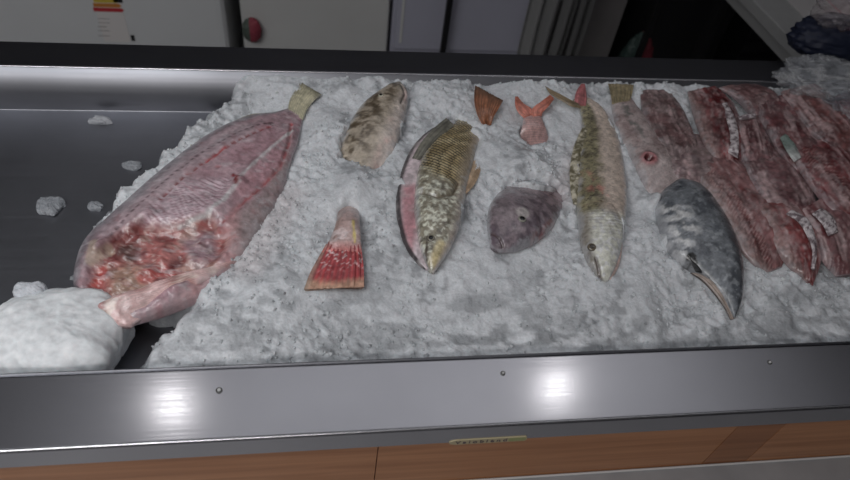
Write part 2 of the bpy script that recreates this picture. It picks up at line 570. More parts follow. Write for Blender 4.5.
# ---- 1. big gutted fish lying split open on the left
g1 = empty('gutted_fish', Z('', 180, 210), 'large pink gutted fish, split open, far left beside the bare tray', 'fish')
SP1 = [(272, 122), (240, 132), (205, 152), (170, 178), (135, 210), (110, 232)]
SP2 = [(270, 127), (240, 141), (215, 156), (185, 178), (160, 200)]
RED = [(291, 122), (289, 140), (280, 165), (262, 185), (240, 205), (222, 222)]
RIDGE = [(292, 130), (270, 150), (254, 165), (238, 181)]
RIDGE2 = [(239, 184), (224, 203), (205, 216), (178, 224)]
CAV = [(112, 232), (135, 222), (165, 224), (210, 215), (228, 232), (215, 262), (196, 276), (165, 280), (140, 297), (112, 300), (84, 288), (88, 262)]


def col1(c):
    x, y = c['x'], c['y']
    n = wn(c, 60, seed=3); n2 = wn(c, 25, seed=4)
    k = blank(c, A(150, 122, 129))
    k = mix(k, A(140, 106, 114), sst(.35, .7, n2))
    # silver-grey outer skin along the back
    k = mix(k, A(98, 92, 98), sst(-.66, -.9, c['s']) * .85)
    k = mix(k, A(150, 142, 146), sst(.035, .01, dpoly(x, y, [(245, 130), (200, 153), (150, 195), (118, 225)])) * .4)
    # ribbed belly wall
    st = .5 + .5 * np.sin(along(x, y, RIDGE2 + [(150, 240)]) * 900 + 8 * n)
    wall = region(x, y, [(150, 205), (185, 182), (236, 178), (225, 203), (190, 222), (140, 226)], .01)
    k = mix(k, A(178, 150, 158), wall * .8); k = mix(k, A(112, 66, 78), wall * sst(.6, .9, st) * .65)
    rt = region(x, y, [(290, 135), (262, 190), (238, 212), (222, 240), (240, 258), (262, 232), (290, 170)], .012)
    k = mix(k, A(124, 106, 106), rt * .9)
    mid = region(x, y, [(286, 130), (240, 180), (232, 205), (262, 185), (282, 160)], .008)
    k = mix(k, A(150, 108, 116), mid * .8)
    # lower pink flap
    fl = region(x, y, [(238, 205), (222, 222), (208, 262), (170, 295), (120, 315), (165, 308), (240, 262)], .01)
    k = mix(k, A(158, 112, 112), fl * .7)
    # cavity
    cv = region(x, y, CAV, .008)
    cc = mix(blank(c, A(150, 84, 80)), A(112, 52, 50), sst(.4, .65, wn(c, 40, seed=12)))
    cc = mix(cc, A(168, 128, 116), sst(.55, .72, wn(c, 55, seed=21)) * .8)
    cc = mix(cc, A(140, 116, 96), region(x, y, [(105, 262), (128, 256), (150, 282), (122, 296), (108, 282)], .012) * .7)
    cc = mix(cc, A(78, 46, 42), sst(.026, .010, dspot(x, y, 126, 245)) * .9)
    cc = mix(cc, A(70, 24, 26), sst(.006, .002, np.minimum(dspot(x, y, 193, 270), np.minimum(dspot(x, y, 148, 265), dspot(x, y, 152, 278)))))
    cc = mix(cc, A(150, 48, 44), sst(.012, .004, dpoly(x, y, [(140, 270), (165, 262), (190, 269)])) * .7)
    k = mix(k, cc, cv)
    k = mix(k, A(128, 112, 122), region(x, y, [(178, 232), (212, 226), (216, 250), (190, 256)], .01) * .75)
    k = mix(k, A(158, 52, 44), sst(.010, .004, dpoly(x, y, [(100, 262), (88, 278), (80, 290)])) * .85)
    k = mix(k, A(150, 132, 112), sst(.010, .004, dpoly(x, y, [(92, 240), (88, 256), (108, 244)])) * .7)
    # lines of blood and bone
    a = along(x, y, SP1); ds = dpoly(x, y, SP1)
    k = mix(k, A(70, 48, 56), sst(.0036, .0014, ds) * sst(.25, .55, .5 + .5 * np.sin(a * 520)) * .75)
    a = along(x, y, SP2); ds = dpoly(x, y, SP2)
    k = mix(k, A(116, 34, 38), sst(.0040, .0014, ds) * sst(.2, .5, .5 + .5 * np.sin(a * 420)) * .85)
    k = mix(k, A(150, 36, 40), sst(.0034, .001, dpoly(x, y, [(226, 149), (207, 163)])) * .9)
    k = mix(k, A(140, 44, 48), sst(.0034, .001, dpoly(x, y, RED)) * sst(.35, .65, n + .05) * .8)
    k = mix(k, A(140, 70, 74), sst(.009, .002, dpoly(x, y, RED)) * .25)
    k = mix(k, A(205, 192, 196), sst(.0045, .001, dpoly(x, y, RIDGE)) * .8)
    k = mix(k, A(205, 190, 192), sst(.006, .001, dpoly(x, y, RIDGE2)) * .8)  # whitish highlights painted along the lower ridge
    k = mix(k, A(110, 26, 30), sst(.0045, .002, dpoly(x, y, [(233, 176), (238, 180), (236, 186)])))
    k = mix(k, A(140, 30, 36), sst(.006, .002, dspot(x, y, 291, 122)) * .8)
    k = mix(k, A(150, 60, 62), sst(.006, .002, dspot(x, y, 218, 168)) * .5)
    k = mix(k, k * .75, sst(.55, .8, n) * .4)
    rough_ = region(x, y, CAV + [], .03)
    fib = np.abs(fbm(x * 90 + 3 * n, y * 60, 44, 4) - .5) * 2
    k = mix(k, A(176, 150, 144), sst(.10, .0, fib) * rough_ * .55)
    k = mix(k, A(92, 34, 36), sst(.62, .78, fbm(x * 75, y * 75, 46, 4)) * rough_ * .8)
    k = mix(k, A(120, 70, 76), sst(.6, .72, fbm(x * 40 - y * 30, x * 70 + y * 70, 47, 4)) * .35)
    k = mix(k, A(176, 162, 166), sst(.62, .75, fbm(x * 50, y * 110, 48, 4)) * .35)
    return k * .86


def disp1(c):
    x, y = c['x'], c['y']
    d = -.020 * region(x, y, CAV, .014)
    d += .006 * sst(.02, .004, dpoly(x, y, RIDGE2)) + .004 * sst(.012, .002, dpoly(x, y, RIDGE))
    d += -.003 * sst(.004, .001, dpoly(x, y, SP2)) - .003 * sst(.005, .001, dpoly(x, y, RED))
    d += .005 * sst(.03, .0, dpoly(x, y, [(262, 128), (200, 158), (130, 215)]))
    d += .016 * (wn(c, 45, seed=31) - .5) * (0.15 + region(x, y, CAV, .02)) + .004 * (wn(c, 110, seed=33) - .5) * (.3 + region(x, y, CAV, .02))
    d += .007 * sst(.012, .002, dpoly(x, y, [(175, 285), (205, 262), (222, 252)])) + .008 * sst(.012, .003, dpoly(x, y, [(96, 245), (118, 232), (150, 214)]))
    d += .0009 * np.sin(along(x, y, RIDGE2 + [(150, 240)]) * 700) * region(x, y, [(150, 205), (185, 182), (236, 178), (225, 203), (190, 222), (140, 226)], .01)
    return d


b1 = loft('body', [(291, 108), (276, 113), (242, 120), (202, 141), (152, 181), (112, 218), (86, 243), (76, 268), (74, 286)],
          [(303, 118), (298, 142), (290, 165), (283, 192), (264, 232), (243, 262), (208, 293), (168, 312), (126, 326)],
          [.012, .014, .012, .008, .004, .0, -.002, -.004, -.006], [.006, .012, .018, .024, .03, .034, .034, .03, .016], col1, MT['flesh'], g1, 300, 150, .62, disp1)
loft('tail_fin', [(287, 114), (290, 99), (298, 86), (300, 82)], [(303, 120), (308, 108), (316, 99), (322, 95)], [.016, .02, .022, .02], [.004, .002, .0014, .0008],
     fin_col(A(128, 124, 100), A(150, 142, 118), A(112, 108, 88)), MT['fin'], g1, 40, 60, 1, fin_disp())
loft('dorsal_fin', [(268, 113), (252, 114), (236, 120), (214, 131), (190, 145)], [(272, 119), (254, 122), (238, 127), (218, 138), (194, 151)], .012, [.001, .002, .002, .002, .001],
     fin_col(A(112, 104, 92), A(130, 120, 108)), MT['fin'], g1, 60, 24, 1, None)
# pale jaw flap at the cut end
loft('flap', [(112, 300), (98, 306), (104, 316), (118, 326)], [(238, 262), (205, 283), (165, 302), (132, 327)], [.012, .010, .004, -.004], [.012, .014, .012, .006],
     lambda c: mix(mix(blank(c, A(164, 132, 130)), A(140, 96, 92), sst(.4, .65, wn(c, 50, seed=41))), A(176, 158, 146), sst(.55, .7, wn(c, 70, seed=42)) * .6),
     MT['flesh'], g1, 80, 50, .8, lambda c: .008 * (wn(c, 45, seed=43) - .5), foot=False)

# ---- 2. mottled brown fish head poking up out of the ice
g2 = empty('whole_fish', Z('', 378, 125), 'mottled brown fish with only its upturned head and chest above the ice', 'fish', 'whole fish on the ice')


def col2(c):
    x, y = c['x'], c['y']
    k = blank(c, A(136, 124, 108))
    n = wn(c, 75, seed=51); n2 = wn(c, 150, seed=52)
    k = mix(k, A(74, 62, 46), sst(.42, .56, n) * sst(.7, -.3, c['s']))
    k = mix(k, A(150, 138, 120), sst(.5, .7, n2) * .5)
    k = mix(k, A(158, 146, 140), sst(.1, .8, c['s']) * .9)
    k = mix(k, A(150, 112, 106), sst(.3, .9, c['s']) * sst(.45, .8, wn(c, 40, seed=53)))
    k = mix(k, A(120, 116, 112), sst(.25, .0, c['u']) * .7)
    k = mix(k, A(70, 66, 62), sst(.003, .001, dpoly(x, y, [(401, 87), (404, 96), (400, 106)])) * .8)
    return k


b2 = loft('body', [(397, 82), (388, 86), (376, 94), (362, 106), (350, 124), (340, 146), (332, 170), (326, 192)],
          [(402, 84), (408, 94), (407, 108), (404, 122), (398, 142), (390, 165), (380, 186), (366, 206)],
          [.026, .026, .024, .02, .014, -.004, -.025, -.045], [.004, .012, .017, .021, .024, .024, .022, .018], col2, MT['skin'], g2, 120, 70, .9,
          lambda c: .004 * sst(.004, .0, dpoly(c['x'], c['y'], [(392, 96), (384, 112), (372, 122), (392, 132)])) * 0 + .004 * (wn(c, 60, seed=55) - .5) - .003 * sst(.004, .001, dpoly(c['x'], c['y'], [(401, 86), (405, 96), (401, 106)])))
eye(b2, 381, 95, .0058, g2, (.55, .52, .42))

# ---- 3. red tail standing out of the ice
g3 = empty('fish_tail', Z('', 340, 260), 'fish tail with bright red fin and yellow streak sticking out of the ice', 'fish tail')


def col3(c):
    k = blank(c, A(140, 116, 112))
    k = mix(k, A(98, 76, 66), sst(-.3, -1, c['s']) * .9)
    k = mix(k, A(168, 158, 160), sst(.5, .62, wn(c, 110, seed=61)) * .6 * sst(.35, .9, c['u']))
    k = mix(k, A(190, 150, 62), sst(.0030, .0012, dpoly(c['x'], c['y'], [(353, 222), (355, 242)])) * .9)
    return mix(k, A(160, 70, 66), sst(.8, 1, c['u']) * .8)


b3 = loft('tail_stalk', [(342, 196), (338, 208), (336, 222), (331, 237), (322, 252)], [(362, 196), (360, 208), (360, 222), (361, 238), (362, 254)], [-.048, -.016, .018, .024, .021],
          [.02, .018, .014, .010, .005], col3, MT['skin'], g3, 60, 48, .9, lambda c: .003 * (wn(c, 90, seed=62) - .5))
loft('tail_fin', [(326, 244), (318, 258), (310, 273), (304, 289)], [(361, 246), (363, 260), (364, 274), (364, 287)], [.024, .022, .021, .021], [.005, .003, .0022, .0015],
     lambda c: mix(mix(mix(mix(blank(c, A(132, 40, 44)), A(92, 24, 30), sst(.4, .9, .5 + .5 * np.cos(c['s'] * 30)) * .6), A(206, 150, 150), sst(.62, .7, wn(c, 240, seed=63)) * .8 * sst(.75, .3, c['u'])),
                       A(150, 116, 92), sst(.78, .95, c['u'] + .1 * np.abs(c['s']) + .12 * (wn(c, 120, seed=64) - .5)) * .85), A(120, 104, 90), sst(-.75, -.95, c['s']) * .7),
     MT['fin'], g3, 50, 90, 1, lambda c: .0016 * np.cos(c['s'] * 30) + .004 * (wn(c, 50, seed=65) - .5) - .006 * c['s'] ** 2 * c['u'])

# ---- 4. golden-scaled fish, head down
g4 = empty('whole_fish', Z('', 435, 190), 'golden brown fish with dark netted scales, head down, belly slit open along its left', 'fish', 'whole fish on the ice')


def col4(c):
    x, y = c['x'], c['y']
    sc_ = scales(c, .0074)
    gold = mix(blank(c, A(142, 124, 82)), A(172, 156, 116), sst(.4, .7, wn(c, 60, seed=71)))
    body = mix(gold, A(34, 28, 20), sc_)
    body = mix(body, A(140, 126, 106), sst(.35, .8, c['s']) * .85)
    hd = mix(blank(c, A(112, 106, 90)), A(176, 170, 152), sst(.45, .65, wn(c, 190, seed=72)))
    hd = mix(hd, A(66, 58, 46), sst(.55, .72, wn(c, 110, seed=73)) * .7)
    hd = mix(hd, A(160, 144, 98), sst(.013, .005, dpoly(x, y, [(441, 248), (435, 260)])) * .8)
    hd = mix(hd, A(168, 156, 146), sst(.5, .95, c['s']) * .8)
    t = sst(.50, .56, c['u'] + .03 * c['s'] ** 2)
    k = mix(body, hd, t)
    k = mix(k, A(74, 62, 44), sst(.003, .001, dpoly(x, y, [(421, 196), (436, 203), (452, 199), (458, 186)])) * .8)
    k = mix(k, A(60, 50, 42), sst(.003, .001, dpoly(x, y, [(427, 240), (426, 255), (428, 268)])) * .8)
    k = mix(k, A(140, 126, 118), sst(.0022, .0008, dpoly(x, y, [(452, 250), (444, 262), (434, 270)])) * .8)
    k = mix(k, A(150, 118, 84), sst(.3, 0, c['u']) * sst(0, .6, c['s']) * .7)
    return k


def disp4(c):
    x, y = c['x'], c['y']
    d = -.001 * scales(c, .0074) * sst(.56, .5, c['u'])
    d += .0035 * sst(.0, .012, dpoly(x, y, [(421, 196), (436, 203), (452, 199), (458, 186)])) * sst(.47, .55, c['u']) - .003 * sst(.004, .001, dpoly(x, y, [(421, 196), (436, 203), (452, 199), (458, 186)]))
    d += -.003 * sst(.003, .001, dpoly(x, y, [(452, 250), (444, 262), (434, 270)]))
    d += -.002 * sst(.008, .004, dspot(x, y, 431, 237)) + .002 * (wn(c, 70, seed=75) - .5)
    return d


b4 = loft('body', [(484, 112), (470, 114), (452, 124), (436, 138), (422, 158), (416, 182), (414, 208), (417, 234), (422, 255), (428, 270)],
          [(492, 122), (486, 132), (478, 146), (473, 164), (468, 184), (464, 206), (460, 226), (452, 246), (442, 262), (434, 273)],
          [-.01, -.012, .0, .012, .018, .02, .02, .02, .018, .014], [.006, .01, .016, .021, .024, .025, .024, .02, .014, .005], col4, MT['skin'], g4, 240, 110, .85, disp4)
loft('belly_flap', [(449, 122), (430, 130), (412, 148), (401, 172), (396, 196), (397, 220), (404, 245), (416, 262), (424, 269)],
     [(458, 128), (444, 140), (430, 156), (422, 178), (420, 200), (421, 222), (423, 242), (426, 258), (429, 270)],
     [.012, .014, .014, .014, .014, .012, .012, .012, .012], [.003, .007, .010, .011, .011, .010, .009, .007, .003],
     lambda c: mix(mix(mix(blank(c, A(152, 138, 142)), A(140, 84, 92), region(c['x'], c['y'], [(402, 185), (416, 182), (418, 225), (412, 250), (402, 225)], .008) * .8), A(38, 36, 38), sst(-.5, -.75, c['s']) * .95),
                   A(120, 112, 112), sst(.5, .7, wn(c, 60, seed=77)) * .5),
     MT['flesh'], g4, 120, 40, .9, lambda c: .003 * (wn(c, 60, seed=76) - .5))
loft('tail_fin', [(483, 126), (477, 114), (474, 100), (475, 86)], [(491, 126), (494, 116), (499, 108), (503, 101)], [.010, .026, .032, .034], [.004, .003, .002, .001],
     fin_col(A(122, 72, 42), A(64, 42, 28), A(84, 58, 42)), MT['fin'], g4, 40, 60, 1, fin_disp(18, .002))
loft('dorsal_fin', [(412, 158), (420, 144), (432, 130), (446, 118)], [(420, 160), (430, 148), (442, 136), (454, 126)], [.026, .028, .026, .020], [.002, .004, .004, .002],
     fin_col(A(92, 90, 80), A(60, 58, 52)), MT['fin'], g4, 50, 24, 1, fin_disp(5, .001), foot=False)
eye(b4, 431, 238, .0066, g4, (.22, .2, .16))
loft('pectoral_fin', [(452, 196), (462, 182), (470, 168), (474, 156)], [(458, 200), (470, 190), (478, 178), (482, 164)], [.03, .024, .018, .012], [.002, .002, .0015, .001],
     fin_col(A(156, 132, 106), A(130, 106, 80)), MT['fin'], g4, 40, 30, 1, fin_disp(10), foot=False)

# ---- 5. greyish-purple fish, orange tail up, head to the left
g5 = empty('whole_fish', Z('', 525, 215), 'greyish purple fish with orange tail, middle buried in ice, head turned left', 'fish', 'whole fish on the ice')


def col5(c):
    x, y = c['x'], c['y']
    k = blank(c, A(108, 94, 100))
    k = mix(k, A(78, 66, 74), sst(.42, .65, wn(c, 70, seed=81)))
    sc_ = scales(c, .0055) * sst(.66, .55, c['u'])
    k = mix(k, A(158, 122, 118), sst(.42, .3, c['u']))
    k = mix(k, A(126, 98, 96), sc_ * .6)
    k = mix(k, A(120, 70, 70), sst(.012, .004, dpoly(x, y, [(548, 232), (535, 241), (556, 220)])) * .7)
    k = mix(k, A(74, 62, 70), sst(.004, .001, dpoly(x, y, [(545, 196), (538, 214), (541, 230), (533, 243)])) * .7)
    k = mix(k, A(150, 144, 140), sst(.0145, .0095, dspot(x, y, 521, 218)) * .75)
    k = mix(k, A(62, 50, 58), sst(.5, .68, wn(c, 45, seed=85)) * sst(.66, .74, c['u']) * .6)
    k = mix(k, A(118, 78, 78), sst(.5, .9, c['s'] * -1 + .2) * 0)
    k = mix(k, A(132, 122, 124), sst(-.3, .2, c['s']) * sst(.95, .8, c['u']) * sst(.6, .8, c['u']) * .35)
    k = mix(k, A(60, 44, 46), sst(.0025, .0008, dpoly(x, y, [(492, 234), (499, 240), (503, 246)])) * .9)
    return k


b5 = loft('body', [(541, 116), (546, 130), (551, 146), (560, 164), (567, 184), (566, 206), (554, 226), (538, 241), (518, 250), (500, 252)],
          [(524, 116), (521, 130), (514, 150), (505, 166), (505, 180), (502, 190), (495, 198), (489, 208), (487, 224), (490, 246)],
          [.022, .014, -.020, -.044, -.036, -.014, .010, .018, .020, .018], [.006, .010, .014, .02, .024, .026, .026, .024, .018, .008], col5, MT['skin'], g5, 220, 90, .9,
          lambda c: .003 * sst(.0, .010, dpoly(c['x'], c['y'], [(545, 196), (538, 214), (541, 230), (533, 243)])) * sst(.66, .72, c['u']) - .003 * sst(.003, .001, dpoly(c['x'], c['y'], [(492, 234), (499, 240), (503, 246)])) + .003 * (wn(c, 60, seed=83) - .5))
eye(b5, 522, 219, .0080, g5, (.32, .31, .27))
for L_, R_ in (([(524, 118), (518, 112), (515, 105), (515, 97)], [(534, 116), (532, 109), (524, 104), (518, 97)]), ([(532, 118), (532, 109), (541, 102), (550, 95)], [(542, 116), (543, 112), (549, 106), (554, 99)])):
    loft('tail_lobe', L_, R_, [.024, .03, .034, .034], [.005, .004, .003, .001], fin_col(A(160, 90, 72), A(122, 58, 44), A(150, 82, 60)), MT['fin'], g5, 40, 40, 1, fin_disp(10, .001))

# ---- 6. olive and cream fish, head down
g6 = empty('whole_fish', Z('', 600, 190), 'slim olive backed fish with cream belly, silvery head down, brown forked tail at the rim', 'fish', 'whole fish on the ice')


def col6(c):
    x, y = c['x'], c['y']
    n = wn(c, 80, seed=91)
    k = mix(blank(c, A(104, 98, 70)), A(60, 54, 40), sst(.48, .6, wn(c, 140, seed=92)))
    k = mix(k, A(136, 128, 100), scales(c, .0052) * .5)
    k = mix(k, A(166, 150, 138), sst(-.35, .15, c['s'] + .4 * (n - .5)))
    k = mix(k, A(140, 126, 106), scales(c, .0052) * .28 * sst(.0, .5, c['s']))
    k = mix(k, A(160, 90, 80), sst(.020, .006, dpoly(x, y, [(585, 176), (594, 192), (602, 196)])) * sst(.4, .6, wn(c, 70, seed=93)) * .55)
    hd = mix(blank(c, A(176, 168, 156)), A(225, 220, 212), sst(.45, .65, wn(c, 160, seed=94)) * .9)
    hd = mix(hd, A(92, 82, 72), sst(-.4, -.85, c['s']) * .8)
    hd = mix(hd, A(78, 68, 56), sst(.6, .72, wn(c, 120, seed=95)) * .22)
    hd = mix(hd, A(112, 102, 90), sst(.6, .95, .5 + .5 * np.sin(c['al'] * 900 + 6 * c['s'] ** 2)) * sst(.80, .70, c['u']) * .5)
    k = mix(k, hd, sst(.62, .67, c['u']))
    k = mix(k, A(96, 78, 60), sst(.003, .001, dpoly(x, y, [(583, 208), (596, 206), (610, 210), (618, 222)])) * .5)
    k = mix(k, A(58, 44, 38), sst(.0035, .001, dpoly(x, y, [(596, 258), (601, 268), (605, 279)])) * .9)
    k = mix(k, A(186, 164, 154), sst(.0025, .001, dpoly(x, y, [(616, 262), (611, 279)])) * .8)
    return k


b6 = loft('body', [(573, 100), (580, 112), (582, 130), (579, 150), (576, 170), (576, 190), (577, 210), (579, 230), (582, 250), (590, 268), (600, 280)],
          [(584, 96), (600, 106), (612, 124), (620, 146), (624, 168), (626, 190), (626, 212), (623, 232), (620, 252), (615, 268), (608, 282)],
          [.02, .014, .010, .012, .014, .016, .02, .02, .018, .014, .010], [.005, .009, .014, .018, .021, .023, .025, .023, .019, .013, .004], col6, MT['skin'], g6, 240, 90, .85,
          lambda c: -.0006 * scales(c, .0052) * sst(.66, .6, c['u']) + .0035 * sst(.0, .014, dpoly(c['x'], c['y'], [(583, 208), (596, 206), (610, 210), (618, 222)])) * sst(.60, .68, c['u']) - .004 * sst(.004, .001, dpoly(c['x'], c['y'], [(596, 258), (601, 268), (605, 279)])) + .003 * (wn(c, 55, seed=96) - .5))
eye(b6, 592, 247, .0078, g6, (.17, .14, .10), pupil=(.05, .04, .03))
for L_, R_, c1 in (([(577, 104), (566, 98), (555, 92), (545, 86)], [(580, 108), (571, 106), (562, 101), (550, 94)], A(104, 88, 62)), ([(574, 104), (575, 96), (577, 90), (581, 84)], [(586, 106), (587, 98), (586, 90), (585, 84)], A(140, 76, 78))):
    loft('tail_lobe', L_, R_, [.022, .026, .028, .028], [.004, .003, .002, .001], fin_col(c1, c1 * .6), MT['fin'], g6, 40, 36, 1, fin_disp(9, .001))
loft('back_fin', [(582, 128), (574, 146), (570, 166), (570, 186), (573, 204)], [(588, 130), (583, 148), (581, 168), (581, 188), (583, 206)], [.018, .02, .02, .02, .018], [.002, .004, .005, .004, .002],
     lambda c: mix(blank(c, A(84, 78, 56)), A(140, 134, 116), sst(.45, .6, wn(c, 160, seed=98))), MT['fin'], g6, 80, 30, 1, lambda c: .006 * (wn(c, 120, seed=99) - .5), foot=False)
loft('lower_jaw', [(612, 232), (613, 248), (611, 264), (607, 278)], [(622, 234), (622, 250), (619, 266), (611, 281)], [.016, .016, .013, .010], [.006, .008, .006, .003],
     lambda c: blank(c, A(164, 140, 132)), MT['skin'], g6, 40, 24, 1, None, foot=False)

# ---- 7. pale fish with a round red cut
g7 = empty('cut_fish', Z('', 645, 150), 'pale pinkish headless fish with a round dark red cut, olive tail at the rim', 'fish')


def col7(c):
    x, y = c['x'], c['y']
    k = mix(blank(c, A(142, 130, 128)), A(120, 104, 102), sst(.4, .7, wn(c, 50, seed=101)))
    k = mix(k, A(84, 88, 84), sst(.012, .003, dpoly(x, y, [(626, 104), (632, 122), (645, 138)])) * sst(.4, .55, wn(c, 120, seed=102)) * .9)
    k = mix(k, A(138, 110, 110), scales(c, .0055) * .35)
    r = dspot(x, y, 649, 158, .04)
    k = mix(k, A(150, 80, 84), sst(.020, .012, r) * .8)
    k = mix(k, A(72, 16, 22), sst(.0115, .008, r + .004 * (wn(c, 160, seed=103) - .5)))
    k = mix(k, A(140, 70, 70), sst(.005, .002, dspot(x, y, 652, 160, .04)) * .7)
    return k


loft('body', [(610, 96), (612, 110), (616, 126), (624, 144), (634, 164), (644, 186), (652, 206), (658, 222)], [(628, 94), (638, 108), (650, 122), (662, 138), (672, 154), (680, 172), (684, 190), (682, 206)],
     [.018, .016, .016, .018, .022, .016, .006, -.006], [.006, .010, .014, .018, .020, .018, .014, .008], col7, MT['skin'], g7, 150, 80, .9,
     lambda c: -.014 * sst(.010, .004, dspot(c['x'], c['y'], 649, 158, .04)) + .004 * sst(.022, .012, dspot(c['x'], c['y'], 649, 158, .04)) + .004 * (wn(c, 50, seed=104) - .5))
loft('tail_fin', [(612, 104), (611, 96), (608, 84)], [(630, 102), (632, 94), (634, 85)], [.022, .026, .028], [.004, .002, .001], fin_col(A(112, 100, 72), A(84, 76, 56)), MT['fin'], g7, 30, 50, 1, fin_disp(14, .001))

# ---- 8. dark silver fish
g8 = empty('whole_fish', Z('', 700, 245), 'dark slate grey fish with a black slit near its pointed lower end', 'fish', 'whole fish on the ice')
kd = 1.25


def col8(c):
    x, y = c['x'], c['y']
    n = wn(c, 45, seed=111)
    k = mix(blank(c, A(84, 88, 93, kd)), A(56, 60, 66, kd), sst(.4, .62, n))
    k = mix(k, A(120, 124, 128, kd), sst(.55, .7, wn(c, 140, seed=112)) * .45)
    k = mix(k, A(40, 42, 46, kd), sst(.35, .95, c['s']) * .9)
    k = mix(k, A(140, 142, 146, kd), sst(.5, .2, wn(c, 60, seed=113)) * region(x, y, [(660, 202), (690, 208), (700, 232), (690, 262), (668, 240)], .012))
    k = mix(k, A(175, 176, 180, kd), sst(.46, .62, wn(c, 90, seed=117)) * region(x, y, [(660, 205), (686, 212), (696, 236), (684, 262), (668, 244)], .010) * .8)
    k = mix(k, A(150, 150, 152, kd), sst(.012, .005, dpoly(x, y, [(676, 256), (686, 268)])) * .8)
    k = mix(k, A(38, 42, 42, kd), sst(.14, .0, c['u']) * .7)
    k = mix(k, A(8, 8, 9), sst(.0085, .0065, dpoly(x, y, [(690, 259), (698, 273)], .030)))
    k = mix(k, A(110, 98, 90, kd), sst(.012, .004, dpoly(x, y, [(722, 292), (730, 302), (733, 312)])) * .8)
    return k


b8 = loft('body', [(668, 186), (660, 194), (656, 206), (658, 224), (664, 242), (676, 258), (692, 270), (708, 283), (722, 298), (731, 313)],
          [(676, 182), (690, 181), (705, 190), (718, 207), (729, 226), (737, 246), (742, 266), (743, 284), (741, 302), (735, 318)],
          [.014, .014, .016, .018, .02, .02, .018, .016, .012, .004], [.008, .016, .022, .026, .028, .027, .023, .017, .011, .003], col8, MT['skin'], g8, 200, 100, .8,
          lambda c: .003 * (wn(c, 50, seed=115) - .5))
sl = [hit(b8, *q)[0].z for q in ((691, 257), (695, 264), (700, 271))]
loft('slit', [(688, 255), (690, 261), (695, 271)], [(691, 254), (699, 262), (702, 273)], [z + .0005 for z in sl], .002, lambda c: blank(c, (.006, .006, .007)), MT['skin'], g8, 24, 20, 1, foot=False)
loft('fin', [(690, 273), (702, 281), (714, 294), (724, 308), (730, 320)], [(704, 276), (716, 284), (726, 296), (733, 308), (736, 318)], [.022, .020, .014, .006, .0], [.003, .004, .004, .003, .001],
     lambda c: mix(mix(blank(c, A(118, 106, 98, kd)), A(84, 72, 64, kd), sst(.5, .9, .5 + .5 * np.cos(c['s'] * 12))), A(46, 38, 36, kd), sst(-.6, -.95, c['s'])), MT['fin'], g8, 60, 30, 1, None, foot=False)


# ---- 9. fillets and bony frames at the right
def fcol(base, deep, seed, bones=None, skin=None, k=.70, pale=None, arcs=0):
    def f(c):
        x, y = c['x'], c['y']
        q = mix(blank(c, np.clip(base * k, 0, .85)), np.clip(deep * k, 0, .85), sst(.38, .66, wn(c, 38, seed=seed)))
        q = mix(q, np.clip(base * k * 1.5, 0, .8), sst(.56, .74, fbm(c['al'] * 30, c['ac'] * 160, seed + 1)) * .6)
        if arcs:
            q = mix(q, q * .6, sst(.55, .95, .5 + .5 * np.sin(c['al'] * arcs + np.abs(c['ac']) * arcs * .7)) * .6)
        if bones is not None:
            d = dpoly(x, y, bones, .045); a = along(x, y, bones, .045)
            hb = .5 + .5 * np.sin((a + d * 1.1) * 780)
            q = mix(q, A(98, 40, 40, k), sst(.55, .9, hb) * sst(.026, .012, d) * .65)
            q = mix(q, A(168, 138, 134, k), sst(.4, .1, hb) * sst(.026, .012, d) * .55)
            q = mix(q, A(74, 28, 30, k), sst(.0034, .0014, d) * .8)
        q = mix(q, A(84, 66, 66), sst(.5, .7, wn(c, 35, seed=seed + 5)) * .4)
        q = mix(q, A(150, 124, 124), sst(.62, .72, fbm(c['al'] * 9, c['ac'] * 90, seed + 8, 3)) * .7)
        q = mix(q, A(136, 116, 116), sst(.08, .0, np.abs(fbm(c['al'] * 22, c['ac'] * 110, seed + 7, 4) - .5)) * .55)
        if pale is not None:
            q = mix(q, A(142, 116, 112, k), sst(pale[0], pale[1], c['s']) * .75)
        return q
    return f


def skin_col(c):
    return mix(blank(c, A(150, 142, 144)), A(84, 70, 74), sst(.42, .62, wn(c, 170, seed=131)))


